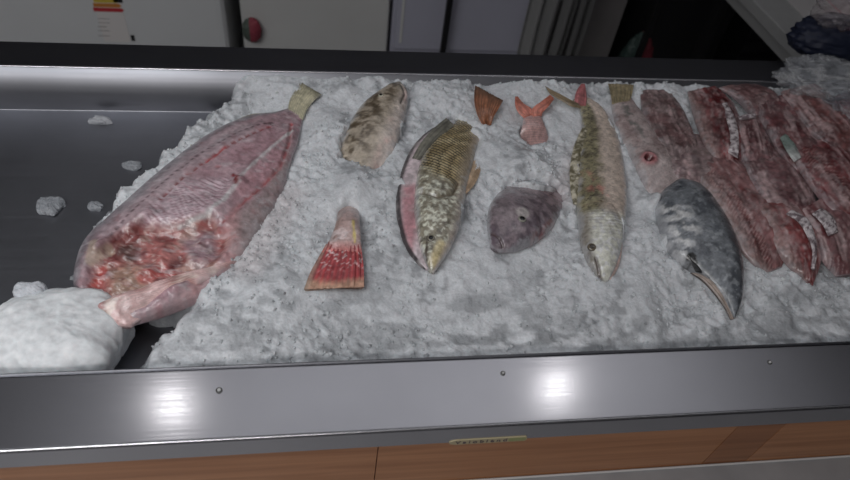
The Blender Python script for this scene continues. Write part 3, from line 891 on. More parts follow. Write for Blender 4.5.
FR = A(110, 74, 76); FD = A(86, 42, 46); FP = A(120, 100, 99)
fillets = [
    ('fish_fillet', 'pinkish tan scaly strip just right of the olive tail', 'fillet',
     [(640, 92), (642, 112), (650, 134), (662, 156), (672, 178)], [(668, 92), (680, 106), (690, 126), (698, 148), (702, 172)], [.020, .022, .026, .028, .022], .012, fcol(FP, A(112, 80, 80), 200, arcs=900), None),
    ('fish_fillet', 'pale mottled flesh between the red cut and the dark grey fish', 'fillet',
     [(664, 140), (666, 158), (672, 172), (682, 184)], [(712, 134), (718, 154), (722, 174), (716, 196)], [.020, .026, .026, .018], .012, fcol(FP, A(100, 74, 78), 210), None),
    ('fish_fillet', 'deep red fillet with a bright silvery skin edge, near the rim', 'fillet',
     [(690, 92), (696, 112), (704, 134), (714, 156), (722, 170)], [(714, 88), (728, 104), (737, 124), (741, 146), (738, 166)], [.030, .034, .036, .034, .026], .013, fcol(A(116, 48, 50), A(84, 22, 26), 220, pale=(-.3, -.9)),
     [[(722, 104), (726, 118), (730, 136), (728, 152)], [(727, 103), (735, 118), (739, 138), (738, 158)], [.046, .050, .050, .044]]),
    ('fish_fillet', 'short red chunk with a small glossy square end, next to the silver-edged fillet', 'fillet',
     [(739, 118), (739, 134), (742, 152), (750, 172)], [(757, 116), (763, 134), (770, 154), (774, 176)], [.036, .038, .036, .030], .013, fcol(FR, FD, 230),
     [[(738, 117), (740, 120)], [(756, 114), (756, 118)], [.050, .050]]),
    ('fish_skeleton', 'long bony fish frame with herringbone ribs, ending on the ice beside the dark grey fish', 'fish frame',
     [(692, 160), (704, 182), (718, 202), (730, 222), (742, 244), (756, 262), (768, 272)], [(724, 150), (742, 170), (758, 190), (770, 208), (780, 228), (786, 248), (780, 268)], [.026, .026, .024, .022, .020, .014, .006],
     [.010, .014, .015, .015, .014, .011, .005], fcol(A(136, 92, 92), A(112, 56, 56), 240, bones=[(704, 166), (728, 190), (750, 220), (766, 246), (776, 264)], pale=(-.4, -.95)), None),
    ('fish_fillet', 'streaky pink fillet lying between the herringbone frame and the green-skinned piece', 'fillet',
     [(744, 154), (750, 172), (762, 192), (774, 212), (786, 232)], [(776, 146), (792, 166), (804, 186), (812, 206), (816, 226)], [.030, .034, .034, .030, .022], .013, fcol(FR, A(104, 66, 70), 250, arcs=420), None),
    ('fish_fillet', 'red fillet with curved white edge and pointed tip lying on the ice', 'fillet',
     [(760, 206), (768, 226), (778, 246), (792, 266), (806, 282)], [(798, 204), (808, 220), (816, 240), (818, 262), (812, 286)], [.030, .028, .024, .016, .006], [.012, .015, .015, .012, .004], fcol(A(132, 62, 62), A(108, 36, 38), 260, pale=(-.3, -.9)),
     [[(786, 214), (798, 222), (806, 234), (812, 250), (811, 268)], [(792, 210), (806, 218), (814, 232), (817, 250), (815, 270)], [.048, .048, .044, .038, .026]]),
    ('fish_fillet', 'dark pink fillet with a glistening patch, behind the white-edged one at right edge', 'fillet',
     [(800, 212), (812, 226), (820, 244), (828, 262), (838, 276)], [(832, 196), (846, 214), (856, 234), (862, 254), (858, 274)], [.032, .032, .028, .020, .008], [.012, .015, .015, .012, .006], fcol(FR, A(100, 44, 48), 270),
     [[(812, 214), (822, 224), (828, 236)], [(822, 208), (834, 218), (838, 232)], [.048, .048, .046]]),
    ('fish_fillet', 'dull red fillet with a patch of greenish skin in the middle of the pile', 'fillet',
     [(758, 100), (764, 120), (776, 142), (790, 162), (806, 182)], [(784, 96), (796, 114), (808, 134), (820, 154), (832, 174)], [.034, .038, .040, .040, .034], .014, fcol(A(110, 64, 66), A(88, 42, 46), 280),
     [[(780, 138), (786, 150), (794, 162)], [(786, 134), (796, 146), (801, 158)], [.057, .058, .056]]),
    ('fish_fillet', 'broad dark red fillet running down to the right edge below the bag', 'fillet',
     [(790, 148), (802, 166), (816, 186), (832, 206), (850, 226)], [(826, 138), (842, 156), (858, 176), (874, 196), (890, 216)], [.044, .046, .046, .042, .034], .015, fcol(A(116, 52, 54), A(94, 30, 34), 290, bones=[(806, 158), (830, 184), (856, 212)]), None),
    ('fish_fillet', 'brownish pink fillet at the rim, left of the crumpled clear bag', 'fillet',
     [(784, 92), (794, 106), (808, 124), (824, 142), (842, 160)], [(812, 86), (828, 98), (844, 116), (862, 134), (882, 152)], [.042, .046, .050, .050, .044], .015, fcol(A(116, 66, 64), A(92, 44, 44), 300, arcs=500), None),
    ('fish_fillet', 'dusky pink fillet along the rim behind the silver-edged one', 'fillet',
     [(722, 88), (736, 96), (748, 108), (758, 122)], [(752, 84), (768, 92), (780, 106), (786, 122)], [.028, .030, .032, .032], .012, fcol(A(112, 80, 80), A(94, 56, 58), 310), None),
    ('fish_fillet', 'smooth reddish fillet at the right edge, half under the crumpled clear bag', 'fillet',
     [(826, 100), (842, 116), (860, 136), (880, 158)], [(850, 92), (870, 108), (892, 128), (916, 150)], [.048, .050, .050, .048], .014, fcol(A(112, 58, 60), A(90, 36, 40), 320), None),
]
for nm, lab, cat, L_, R_, zc, th, cf, edge in fillets:
    m0 = len(L_) // 2
    La, Ra = np.array(L_, float), np.array(R_, float); c_ = (La + Ra) / 2
    if 'olive tail' not in lab: L_ = (c_ + (La - c_) * 1.22).tolist(); R_ = (c_ + (Ra - c_) * 1.22).tolist()
    g = empty(nm, Z('', (L_[m0][0] + R_[m0][0]) / 2, (L_[m0][1] + R_[m0][1]) / 2), lab, cat, 'fillets heaped at the right')
    if np.isscalar(th): th = [th * .45] + [th] * (len(L_) - 2) + [th * .4]
    sd = len(lab)
    loft('flesh', L_, R_, zc, th, cf, MT['flesh'], g, 110, 70, .75, lambda c, sd=sd: .008 * (wn(c, 40, seed=sd) - .5) + .0045 * (fbm(c['al'] * 30, c['ac'] * 170, sd + 3) - .5))
    if edge:
        green = 'greenish' in lab
        cfn = (lambda c: mix(blank(c, A(84, 98, 92)), A(128, 130, 128), sst(.3, .9, c['u']))) if green else skin_col
        eo = loft('skin', edge[0], edge[1], edge[2], .0028, cfn, MT['skin'], g, 50, 24, .9, lambda c: .004 * (wn(c, 120, seed=140) - .5), foot=False)
        eo['label'] = 'greenish skin patch' if green else 'silvery skin edge'

# =================================================================== ICE
gx = np.arange(-.80, 1.25, .0032); gy = np.arange(YF1 + .003, YB0 - .0015, .0032)
GX, GY = np.meshgrid(gx, gy, indexing='ij')
bound = [(238, 78), (233, 100), (218, 119), (174, 156), (127, 199), (92, 235), (80, 268), (104, 290), (150, 304), (186, 318), (168, 335), (150, 350), (142, 372), (138, 390)]
bw = np.array([P(a, b, -.04)[:2] for a, b in bound])
xb_ = np.interp(GY, bw[::-1, 1], bw[::-1, 0])
nse = fbm(GX * 22, GY * 22, 401)
m = sst(-.03, .04, GX - xb_ + .07 * (nse - .5) + .035 * (fbm(GX * 70, GY * 70, 402) - .5))
big = fbm(GX * 7, GY * 7, 403, 3) - .5
medn = fbm(GX * 26, GY * 26, 404, 3) - .5
d1, e1, r1, t1 = worley(GX * 105, GY * 105, 405)
d2, e2_, r2, t2 = worley(GX * 210, GY * 210, 406)
chunk = sst(.42, .62, fbm(GX * 9, GY * 9, 407, 2))
H = .012 + .022 * big + .013 * medn
H += (.0014 + .0055 * chunk) * (r1 - .5 + t1 * .8) + (.0008 + .002 * chunk) * (r2 - .5 + t2)
H += -.018 * sst(-.02, -.24, GY)
H += .010 * sst(.30, .40, GY) * (fbm(GX * 16, GY * 3, 408) * 2 - .6)


def mound(px, py, r, h):
    global H
    w = P(px, py, h)
    H = H + h * np.exp(-((GX - w[0]) ** 2 + (GY - w[1]) ** 2) / (r * r))


mound(360, 182, .035, .022); mound(350, 196, .022, .012); mound(525, 160, .032, .018); mound(490, 150, .03, .012); mound(395, 190, .04, .008)
mound(548, 170, .03, .012); mound(512, 172, .03, .012); mound(590, 140, .01, .004); mound(545, 120, .03, .010); mound(330, 130, .05, .012); mound(440, 100, .05, .014); mound(650, 235, .03, .010); mound(565, 160, .018, .012)
mound(280, 300, .07, .012); mound(230, 330, .05, .006); mound(640, 290, .06, .008)
H = ZB + .001 + m * (H - ZB)
H += (1 - m) * m * 4 * .018 * (r1 - .4)
# things press into the ice
FT = np.array(FOOT)
RAG = fbm(GX * 90, GY * 90, 470, 3)
shape = H.shape; hx = GX.ravel(); hy = GY.ravel(); Hh = H.ravel().copy()
from mathutils.kdtree import KDTree
for x, y, w_, zc_, th_ in FT:
    i0, i1 = np.searchsorted(gx, [x - w_, x + w_]); j0, j1 = np.searchsorted(gy, [y - w_, y + w_])
    if i1 <= i0 or j1 <= j0: continue
    sx = GX[i0:i1, j0:j1]; sy = GY[i0:i1, j0:j1]; hs = H[i0:i1, j0:j1]
    d = np.hypot(sx - x, sy - y) / max(w_, 1e-4)
    poke = sst(-.004, .008, (zc_ + th_ * .9) - hs)
    lim = zc_ - th_ * .25 + th_ * .3 * d ** 2 - .001
    inside = (d < .86 + .16 * (RAG[i0:i1, j0:j1] - .5) * 2)
    H[i0:i1, j0:j1] = np.where(inside, np.minimum(hs, np.where(poke > .5, lim, hs)), hs)
# ice heaped back over parts of the fish
T = np.full(H.shape, -1.0)
for x, y, w_, zc_, th_ in FT:
    i0, i1 = np.searchsorted(gx, [x - w_, x + w_]); j0, j1 = np.searchsorted(gy, [y - w_, y + w_])
    if i1 <= i0 or j1 <= j0: continue
    d = np.hypot(GX[i0:i1, j0:j1] - x, GY[i0:i1, j0:j1] - y) / max(w_, 1e-4)
    T[i0:i1, j0:j1] = np.maximum(T[i0:i1, j0:j1], np.where(d < 1, zc_ + th_ * np.sqrt(np.clip(1 - d * d, 0, 1)) ** .9, -1))
K = H.copy()
for _ in range(2):
    K[1:-1, 1:-1] = (K[1:-1, 1:-1] * 2 + K[:-2, 1:-1] + K[2:, 1:-1] + K[1:-1, :-2] + K[1:-1, 2:]) / 6
near = (np.abs(K - H) > .0012)
H = np.where(near, K, H)
CV = np.zeros(H.shape)
for px, py, rx, ry, rot in ((480, 124, .018, .012, 0), (372, 166, .045, .012, .1), (348, 190, .02, .008, 0), (466, 222, .010, .05, .1), (536, 180, .05, .012, -.15), (572, 150, .008, .06, 0),
                            (626, 235, .006, .04, 0), (662, 238, .014, .022, .3), (655, 196, .012, .014, 0), (548, 150, .03, .02, 0), (500, 176, .02, .014, 0), (404, 128, .008, .03, 0), (448, 116, .020, .008, 0), (570, 215, .006, .02, 0),
                            (612, 118, .004, .02, 0), (290, 205, .006, .04, -.3), (262, 262, .01, .02, -.3), (735, 322, .012, .006, 0), (780, 280, .01, .006, 0), (836, 282, .02, .006, 0)):
    w = P(px, py, .03); dx = GX - w[0]; dy = GY - w[1]; c_, s_ = math.cos(rot), math.sin(rot)
    CV = np.maximum(CV, np.exp(-((dx * c_ + dy * s_) / rx) ** 2 - ((-dx * s_ + dy * c_) / ry) ** 2))
CV = CV + .55 * (fbm(GX * 80, GY * 80, 480, 4) - .5)
lift = sst(.42, .60, CV)
H = np.where((T > -.5) & (lift > 0), np.maximum(H, (T - .006) * (1 - lift) + (T + .003 + .003 * (r1 - .5)) * lift), H)
H = np.maximum(H, ZB + .0006)
# colour: clean crushed ice, with clear wet patches towards the front where it has melted to slush
wet = sst(.50, .68, fbm(GX * 13, GY * 22, 411, 4)) * sst(-.02, -.13, GY) * .45


def pat(px, py, rx, ry, a):
    w = P(px, py, 0); return a * np.exp(-(((GX - w[0]) / rx) ** 2 + ((GY - w[1]) / ry) ** 2))


for q in ((575, 305, .02, .02, .6), (585, 322, .035, .01, .7), (565, 318, .02, .02, .5), (490, 292, .03, .008, .6), (685, 308, .04, .01, .7), (800, 300, .05, .02, .5), (395, 305, .03, .01, .35),
          (372, 305, .006, .03, .4), (560, 345, .03, .01, .5), (760, 310, .03, .02, .35), (165, 345, .05, .03, .5), (300, 345, .03, .01, .35), (190, 330, .02, .03, .5), (240, 95, .04, .02, .35)):
    wet = np.maximum(wet, .8 * pat(*q) * sst(.3, .65, fbm(GX * 38, GY * 60, 412)))
pt = fbm(GX * 16, GY * 20, 431, 4); spk = fbm(GX * 75, GY * 75, 433, 3)
wet = np.maximum(wet, sst(.50, .66, pt) * (.08 + .42 * sst(.46, .66, spk)))
wet = np.maximum(wet, sst(-.10, -.22, GY) * sst(.42, .66, fbm(GX * 30, GY * 55, 435, 4)) * .6)
wet = np.maximum(wet, sst(.9, .5, m) * (.45 + .5 * spk))
wet = np.clip(wet, 0, 1)
white = np.array([.76, .78, .81]); clear = np.array([.16, .17, .185])
grain = fbm(GX * 120, GY * 120, 413, 3)
ci = mix(np.broadcast_to(white, GX.shape + (3,)).copy(), white * .84, sst(.45, .75, grain) * .6)
ci = mix(ci, clear, wet)
ci = mix(ci, np.array([.62, .50, .50]), .35 * sst(.05, .0, np.minimum(dpoly(GX, GY, [(560, 200), (600, 120)], 0), dpoly(GX, GY, [(250, 270), (290, 200)], 0))))
V = np.stack([GX, GY, H], -1).reshape(-1, 3)
Fc = np.array(grid_faces(len(gx), len(gy), False))[:, ::-1]
# leave out the bare tray at the left
keep = (m.reshape(-1)[Fc].max(1) > .02)
Fc = Fc[keep]
used = np.unique(Fc); remap = np.full(len(V), -1); remap[used] = np.arange(len(used))
me = mesh_np('crushed_ice', V[used], remap[Fc].tolist(), ci.reshape(-1, 3)[used])
ice = link('crushed_ice', me, MT['ice'], None)
setp(ice, 'bed of crushed white ice filling the steel tray under the fish', 'ice', kind='stuff')


# loose chips lying over the bed and over the fish edges
def chips(n):
    Vv = []; Fc = []; Cc = []
    base = np.array([(1, 0, -.3), (0, 1, -.3), (-1, 0, -.3), (0, -1, -.3), (.3, .2, .8), (-.4, -.1, .7)])
    fcs = [(0, 1, 4), (1, 2, 5), (1, 5, 4), (2, 3, 5), (3, 0, 4), (3, 4, 5), (3, 2, 1, 0)]
    k = 0
    while k < n:
        i = RNG.integers(0, len(gx)); j = RNG.integers(0, len(gy))
        if m[i, j] < .12: continue
        if m[i, j] > .8 and RNG.random() > .25 + .9 * chunk[i, j]: continue
        s = RNG.uniform(.0016, .0042)
        Q = Matrix.Rotation(RNG.uniform(0, 6.28), 3, 'Z') @ Matrix.Rotation(RNG.uniform(-.8, .8), 3, 'X')
        Qn = np.array(Q)
        v = (base * RNG.uniform(.6, 1.3, base.shape)) @ Qn.T * s + np.array([gx[i], gy[j], H[i, j] + s * .12])
        o = len(Vv); Vv.extend(v.tolist()); Fc.extend([tuple(o + t for t in f) for f in fcs])
        c = ci[i, j] * RNG.uniform(.9, 1.12); Cc.extend([c] * len(base)); k += 1
    me = mesh_np('ice_chips', Vv, Fc, np.clip(np.array(Cc), 0, .85))
    o = link('ice_chips', me, MT['ice'], None, smooth=False)
    setp(o, 'loose chips of ice scattered over the ice bed', 'ice', kind='stuff')


chips(5500)


def clump(px, py, zc, rx, ry, rz, amp, seed, col, mat, label, group=None, boxy=.75, name='ice_lump'):
    w = P(px, py, zc)
    nu_, nv_ = 90, 130
    th_ = np.linspace(.02, math.pi - .02, nu_)[:, None]; ph_ = np.linspace(0, 2 * math.pi, nv_, endpoint=False)[None, :]
    X = np.sin(th_) * np.cos(ph_); Yy = np.sin(th_) * np.sin(ph_); Zz = np.cos(th_) * np.ones_like(ph_)
    f = lambda q: np.sign(q) * np.abs(q) ** boxy
    X, Yy, Zz = f(X), f(Yy), f(Zz)
    n_ = fbm(X * 2.2 + 5 + Zz, Yy * 2.2 + 7 - Zz, seed, 4) - .5
    n3 = fbm(X * 9 + 5 + 3 * Zz, Yy * 9 + 7 - 2 * Zz, seed + 3, 3) - .5
    s_ = 1 + amp * n_ * 2 + amp * .35 * n3
    Vv = np.stack([w[0] + X * rx * s_, w[1] + Yy * ry * s_, np.maximum(w[2] + Zz * rz * s_, ZB + .001)], -1).reshape(-1, 3)
    Fc = [tuple(reversed(t)) for t in grid_faces(nu_, nv_, True)]
    Fc += [tuple(range(nv_)), tuple(reversed(range((nu_ - 1) * nv_, nu_ * nv_)))]
    cc = np.broadcast_to(np.array(col), (len(Vv), 3))
    o = link(name, mesh_np(name, Vv, Fc, cc * (1 + .25 * (n3.reshape(-1, 1)))), mat, None)
    return setp(o, label, 'ice', group)


blk = clump(57, 339, -.03, .101, .076, .054, .12, 500, (.80, .82, .84), MT['clump'], 'big rounded white lump of packed ice at the front left corner', name='ice_block')
clump(30, 291, .004, .022, .014, .012, .2, 505, (.6, .62, .66), MT['clump'], 'small knob of ice on top of the big white lump', 'small bits of ice')
for px, py, a, b_, c_, s_, lab in ((50, 206, .022, .022, .010, 510, 'half-melted piece of ice on the bare dark tray at far left'), (100, 121, .021, .010, .009, 520, 'flat grey scrap of ice near the back of the bare tray'),
                                   (132, 166, .017, .011, .008, 530, 'faint melting scrap of ice beside the back of the gutted fish'), (96, 207, .014, .010, .008, 540, 'bit of ice touching the left side of the gutted fish')):
    clump(px, py, ZB + c_ * .5, a, b_, c_, .35, s_, (.30, .315, .34) if s_ != 520 else (.42, .43, .46), MT['ice'], lab, 'small bits of ice', .9)

# =================================================================== BEHIND THE COUNTER
WHT = simple('white_enamel', (.60, .61, .62), .45, noise_amt=.06, scale=3)
GRY = simple('grey_white_panel', (.56, .56, .55), .5, noise_amt=.08, scale=4)
STB = simple('bluish_door_paint', (.42, .42, .50), .4, noise_amt=.06, scale=4)
BY = 1.5
fz = empty('chest_freezer', (-1.3, BY + .3, -.9), 'white appliance with a red and yellow energy label, behind the counter at left', 'freezer')
xl = PY(226, 20, BY)[0]
box('body', -2.3, xl, BY, BY + .65, -.86, -.12, WHT, fz, bevel=.03)
box('lid', -2.31, xl + .005, BY - .01, BY + .66, -.118, -.05, WHT, fz, bevel=.015)
for x in (-2.2, xl - .1):
    box('foot', x - .02, x + .02, BY + .05, BY + .09, -.9, -.86, MT['black'], fz)
# energy label: arrows in rows on white paper
pl = [PY(*q, BY) for q in ((89, -14), (131, 42))]
lab = box('energy_label', pl[0][0], pl[1][0], BY - .0015, BY, pl[1][2], pl[0][2], simple('label_paper', (.66, .63, .62), .6), fz)
rows = [((.03, .25, .08), -12, 16), ((.12, .35, .06), -8, 19), ((.45, .48, .05), -4, 22), ((.55, .42, .05), 0, 24), ((.5, .2, .04), 4.5, 27), ((.45, .03, .04), 9, 30)]
for k, (c, ty, w_) in enumerate(rows):
    a = PY(91, ty - 1.9, BY); b_ = PY(91, ty + 1.9, BY)
    x0_ = a[0] + .006; x1_ = x0_ + w_ * .0031
    zt, zb_ = a[2], b_[2]; zm = (zt + zb_) / 2
    Vv = [(x, y, z) for y in (BY - .0022, BY - .0015) for x, z in ((x0_, zb_), (x1_, zb_), (x1_ + .008, zm), (x1_, zt), (x0_, zt))]
    Fc = [(4, 3, 2, 1, 0), (5, 6, 7, 8, 9)] + [(i, (i + 1) % 5, 5 + (i + 1) % 5, 5 + i) for i in range(5)]
    link('rating_bar', mesh_np('rating_bar', Vv, Fc), simple('bar_ink', c, .6), lab, smooth=False)
a = PY(113, -1, BY); box('rating_arrow', a[0], a[0] + .03, BY - .0022, BY - .0015, a[2] - .012, a[2] + .02, MT['black'], lab)
for k, py in enumerate((18, 22, 26, 30, 35)):
    a = PY(98, py, BY); b_ = PY(110 if k != 2 else 107, py + .9, BY)
    box('print_line', a[0], b_[0], BY - .0020, BY - .0015, b_[2], a[2], simple('pale_print', (.30, .28, .28), .6), lab)
a = PY(131, 37, BY); box('power_mark', a[0], a[0] + .012, BY - .003, BY + .001, a[2] - .014, a[2] + .008, MT['black'], fz)

xg0, xg1 = xl + .05, PY(391, 20, BY)[0]
cb = empty('storage_cabinet', ((xg0 + xg1) / 2, BY + .3, -.9), 'plain grey white cabinet behind the counter, right of the freezer', 'cabinet')
box('body', xg0, xg1 - .003, BY + .03, BY + .6, -.88, -.1, GRY, cb, bevel=.006)
box('door', xg0 + .008, xg1 - .01, BY + .008, BY + .03, -.85, -.12, GRY, cb, bevel=.004)
a = PY(254, 33, BY)
# red and green cloth bag squeezed into the gap
def rag(name, px, py, y, rx, ry, rz, seed, colf, label, cat, amp=.35, mat=None, loc=None):
    w = PY(px, py, y) if loc is None else loc
    nu_, nv_ = 60, 80
    th_ = np.linspace(.02, math.pi - .02, nu_)[:, None]; ph_ = np.linspace(0, 2 * math.pi, nv_, endpoint=False)[None, :]
    X = np.sin(th_) * np.cos(ph_); Yy = np.sin(th_) * np.sin(ph_); Zz = np.cos(th_) * np.ones_like(ph_)
    r = np.abs(fbm(X * 2.5 + 3 + Zz * 2, Yy * 2.5 + 4 + Zz, seed, 4) - .5) * 2
    r2_ = np.abs(fbm(X * 7 + 3 + Zz * 5, Yy * 7 + 4 + Zz * 3, seed + 4, 3) - .5) * 2
    s_ = 1 + amp * (.6 - r) + amp * .5 * (.5 - r2_)
    Vv = np.stack([w[0] + X * rx * s_, w[1] + Yy * ry * s_, w[2] + Zz * rz * s_], -1).reshape(-1, 3)
    Fc = [tuple(reversed(t)) for t in grid_faces(nu_, nv_, True)]
    Fc += [tuple(range(nv_)), tuple(reversed(range((nu_ - 1) * nv_, nu_ * nv_)))]
    cc = colf(X, Zz, r).reshape(-1, 3)
    o = link(name, mesh_np(name, Vv, Fc, cc), mat or MT['paint'], None)
    return setp(o, label, cat)


def two(c0, c1, t0=.1):
    return lambda X, Zz, r: np.where((X > t0)[..., None], np.array(c0), np.array(c1)) * np.ones(X.shape + (1,))


hk = box('wall_hook', a[0] - .002, a[0] + .002, BY - .012, BY + .008, a[2] + .03, a[2] + .034, MT['black'], cb)
rag('cloth', 252, 30, BY - .02, .028, .018, .04, 601, two((.25, .04, .06), (.07, .09, .075), -.2), 'small red and dark green cloth hanging in front of the plain cabinet', 'cloth')

xs0, xs1 = xg1 + .006, PY(543, 20, BY)[0]
dr = empty('steel_cabinet', ((xs0 + xs1) / 2, BY + .3, -.9), 'bluish grey metal cabinet with a recessed door panel, behind the middle of the counter', 'cabinet')
box('body', xs0, xs1, BY + .02, BY + .6, -.88, -.1, STB, dr, bevel=.006)
zlo = PY(460, 51, BY)[2]
box('door', xs0 + .012, xs1 - .02, BY + .002, BY + .02, zlo, -.12, STB, dr, bevel=.004)
box('door_frame', xs0 + .03, xs0 + .04, BY - .002, BY + .002, zlo + .03, -.14, GRY, dr)
# hanging strips of clear grey plastic
px0 = PY(528, 10, BY - .05)[0]
for k in range(4):
    x0_ = px0 + k * .062
    Vv = []; n_ = 16
    for zz in np.linspace(-.66, -.05, 14):
        for i in range(n_):
            t = i / (n_ - 1); Vv.append((x0_ + .056 * t, BY - .05 + .012 * math.sin(t * 6.28 + k) + .006 * math.sin(zz * 9 + k), zz))
    o = link('plastic_strip', mesh_np('plastic_strip', Vv, grid_faces(14, n_, False)), simple('cloudy_strip', tuple([.26 - .05 * k] * 3), .35), None)
    sm = o.modifiers.new('solid', 'SOLIDIFY'); sm.thickness = .002
    setp(o, ['cloudy hanging plastic strip overlapping the metal cabinet edge', 'cloudy hanging plastic strip second from the metal cabinet', 'greyer hanging plastic strip third from the metal cabinet', 'darkest hanging plastic strip, nearest the black bin'][k], 'strip', 'hanging plastic strips')
rod = box('strip_rod', px0 - .3, px0 + .5, BY - .055, BY - .035, -.05, -.035, MT['black'])
setp(rod, 'thin rod carrying the cloudy plastic strips', 'rod')
for q in (0, 1):
    bx_ = (px0 - .3 + .01, px0 + .5 - .01)[q]
    pp = box('upright', bx_ - .01, bx_ + .01, BY - .055, BY - .035, -.9, -.05, MT['black'], rod)
    pp.matrix_parent_inverse = Matrix()
# grey backing carton
xk0 = PY(572, 20, BY + .12)[0]; xk1 = PY(652, 20, BY + .12)[0]
ct = box('carton', xk0 + .03, xk1 - .13, BY + .12, BY + .5, -.9, -.1, simple('brown_grey_card', (.17, .16, .16), .8, noise_amt=.1), None, bevel=.004)
setp(ct, 'dark grey carton standing behind the plastic strips', 'carton')
w = PY(641, 46, BY + .02)
rag('plastic_bag', 0, 0, 0, .06, .05, .145, 611, two((.14, .02, .03), (.025, .045, .04), -.1), 'red and dark green plastic bag standing left of the black bin', 'bag', loc=(w[0], w[1], w[2] - .12))
# black bin
xn0, xn1 = PY(655, 20, BY)[0], PY(746, 5, BY)[0]
bn = empty('bin', ((xn0 + xn1) / 2, BY + .2, -.9), 'tall black bin behind the counter at right', 'bin')
box('body', xn0, xn1 - .02, BY - .0, BY + .38, -.9, -.2, MT['black'], bn, bevel=.03)
box('lid', xn0 - .01, xn1 - .01, BY - .01, BY + .39, -.198, -.16, MT['black'], bn, bevel=.015)
db = empty('filler', (1.62, 1.55, -.9), 'black crate added to darken the gap between the bin and the pale table', 'filler')  # invented black box that hides the grey floor where it should look dark
xq0, xq1 = PY(752, 30, BY + .05)[0], PY(830, 40, BY + .05)[0]
for k in range(5):
    box('slat', xq0, xq1, BY + .05, BY + .06, -.88 + k * .075, -.825 + k * .075, MT['black'], db, bevel=.002)
box('inner_wall', xq0 + .005, xq1 - .005, BY + .062, BY + .5, -.9, -.5, MT['black'], db)
# pale angled table seen at an angle, right
def oriented_box(name, c, hx_, hy_, hz_, rz, mat, parent=None, bevel=.01, tilt=0):
    me = box_mesh(name, [(-hx_, hx_, -hy_, hy_, -hz_, hz_)], bevel)
    me.transform(Matrix.Translation(c) @ Matrix.Rotation(rz, 4, 'Z') @ Matrix.Rotation(tilt, 4, 'Y'))
    return link(name, me, mat, parent, smooth=False)


pb = empty('work_table', (1.75, 1.08, -.9), 'pale grey topped table turned at an angle, top right behind the counter', 'table')
q0, q1 = P(752, 8, -.25), P(802, 60, -.25)
ez = math.atan2(q1[1] - q0[1], q1[0] - q0[0])
dirx = np.array([math.cos(ez), math.sin(ez), 0]); nrm = np.array([-math.sin(ez), math.cos(ez), 0])
if nrm[0] < 0: nrm = -nrm
L0 = np.linalg.norm((q1 - q0)[:2])
cc_ = (q0 + q1) / 2 - dirx * .06 + nrm * .27
FOAM = simple('white_laminate', (.34, .34, .34), .6, noise_amt=.08, scale=30)
oriented_box('table_top', (cc_[0], cc_[1], -.262), L0 / 2 + .22, .25, .022, ez, FOAM, pb, .006)
oriented_box('apron', (cc_[0], cc_[1], -.31), L0 / 2 + .18, .22, .026, ez, FOAM, pb, .002)
for a_ in (-1, 1):
    for b_ in (-1, 1):
        lc = cc_ + dirx * a_ * (L0 / 2 + .16) + nrm * b_ * .2
        oriented_box('leg', (lc[0], lc[1], -.618), .018, .018, .282, ez, MT['black'], pb, .002)
# white paper sheet with red printed lines lying on the box
q = P(835, 12, -.235)
ppr = oriented_box('price_sheet', (q[0] - .02, q[1], -.2385), .14, .11, .0015, ez, simple('sheet_white', (.50, .48, .48), .6), None, .0)
setp(ppr, 'white sheet with a red printed line in the top right corner', 'paper')
rl = oriented_box('red_line', (q[0] + .02, q[1] + .02, -.2366), .1, .003, .0005, ez - .0, simple('red_print', (.35, .04, .04), .6), ppr, 0)
rl.matrix_parent_inverse = Matrix()

# blue bag, clear crumpled bags on the back ledge at the right
w = P(818, 52, .05)
rag('plastic_bag', 0, 0, 0, .10, .055, .045, 621, lambda X, Zz, r: np.ones(X.shape + (3,)) * np.array([.006, .010, .030]), 'dark navy blue plastic bag on the back ledge under the clear bags', 'bag', .28, loc=(w[0] + .03, w[1] + .005, .085))
CLR = vc_mat('clear_film', .14, .6, 60, trans=0, spec=.8); 
CLRb = CLR.node_tree.nodes['Principled BSDF']; CLRb.inputs['Alpha'].default_value = .33
w = P(838, 34, .11)
rag('plastic_bag', 0, 0, 0, .055, .04, .032, 631, lambda X, Zz, r: mix(np.ones(X.shape + (3,)) * np.array([.42, .38, .40]), np.array([.40, .22, .24]), sst(.0, .6, X - Zz)), 'clear bag with something pink inside, topmost at the right edge', 'bag', .5, mat=CLR, loc=(w[0], w[1] + .02, .155))
w = P(815, 82, .05)
rag('plastic_bag', 0, 0, 0, .085, .055, .028, 641, lambda X, Zz, r: mix(np.ones(X.shape + (3,)) * np.array([.42, .44, .48]), np.array([.75, .77, .8]), sst(.25, .05, r)), 'crumpled clear plastic bag draped over the rim at the right', 'bag', .5, mat=CLR, loc=(w[0] + .01, w[1] - .005, .062))
w = P(850, 108, .05)
rag('plastic_bag', 0, 0, 0, .055, .05, .02, 651, lambda X, Zz, r: mix(np.ones(X.shape + (3,)) * np.array([.25, .28, .33]), np.array([.6, .62, .66]), sst(.2, .05, r)), 'thin clear bag over the fillets at the right edge below the rim', 'bag', .6, mat=CLR, loc=(w[0] + .01, w[1], .055))

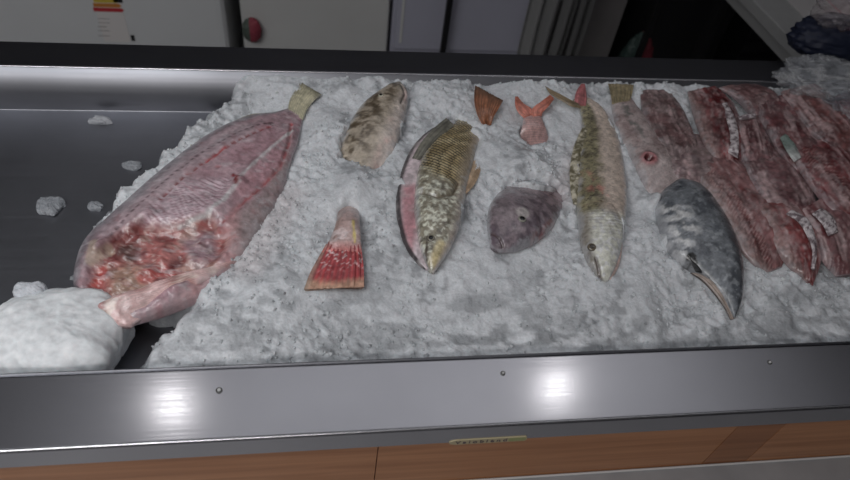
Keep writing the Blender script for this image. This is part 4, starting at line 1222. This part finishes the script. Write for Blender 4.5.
# =================================================================== ROOM
FL = simple('grey_floor_tile', (.38, .38, .39), .5, noise_amt=.15, scale=8)
WL = simple('dim_wall_paint', (.07, .07, .075), .8, noise_amt=.08, scale=2)
CE = simple('ceiling_paint', (.55, .55, .56), .8, noise_amt=.04, scale=2)
for nm, b_, mt in (('floor', (-3, 4, -3, 3.2, -1.0, -.9), FL), ('ceiling', (-3, 4, -3, 3.2, 1.95, 2.05), CE), ('wall_back', (-3, 4, 3.2, 3.3, -.9, 1.95), WL),
                   ('wall_front', (-3, 4, -3.1, -3, -.9, 1.95), WL), ('wall_left', (-3.1, -3, -3, 3.2, -.9, 1.95), WL), ('wall_right', (4, 4.1, -3, 3.2, -.9, 1.95), WL)):
    o = box(nm, *b_, mt); o['kind'] = 'structure'

# =================================================================== LIGHT
def lamp(px, py, power, zl=1.9, rad=.035, color=(1, .97, .95)):
    h = P(px, py, RIM); d = h - CAM; d[2] = -d[2]
    p = h + d * ((zl - RIM) / d[2])
    l = bpy.data.lights.new('ceiling_lamp', 'SPOT'); l.energy = power; l.shadow_soft_size = rad; l.color = color
    l.spot_size = math.radians(150); l.spot_blend = .8
    o = bpy.data.objects.new('ceiling_lamp', l); COL.objects.link(o); o.location = p
    return p


pa = lamp(172, 406, 1.15); pb_ = lamp(556, 388, 1.1)
# unseen area light added on the customer side to brighten the wood front
l = bpy.data.lights.new('front_fill', 'AREA'); l.shape = 'RECTANGLE'; l.size = 2.0; l.size_y = .4; l.energy = 30; l.color = (1, .96, .94)
o = bpy.data.objects.new('front_fill', l); COL.objects.link(o); o.location = (-1.2, -2.0, 1.93)
l = bpy.data.lights.new('ceiling_fill', 'AREA'); l.shape = 'RECTANGLE'; l.size = 2.6; l.size_y = .7; l.energy = 14; l.color = (.97, .97, 1)  # unseen area light added to brighten the ceiling the ledge reflects
o = bpy.data.objects.new('ceiling_fill', l); COL.objects.link(o); o.location = (.35, .75, 1.2); o.rotation_euler = (math.pi, 0, 0)
l = bpy.data.lights.new('soft_main_light', 'AREA'); l.shape = 'RECTANGLE'; l.size = 1.2; l.size_y = .6; l.energy = 14; l.color = (.96, .98, 1)  # unseen soft main light, set to the left so the ice dims rightward
o = bpy.data.objects.new('soft_main_light', l); COL.objects.link(o); o.location = (-1.25, -.6, 1.45)
w_ = bpy.data.worlds.new('world'); sc.world = w_; w_.use_nodes = True
w_.node_tree.nodes['Background'].inputs[0].default_value = (.02, .02, .022, 1)

vs = sc.view_settings
vs.view_transform = 'Standard'; vs.look = 'None'; vs.gamma = 1; vs.use_curve_mapping = False; vs.exposure = -.06
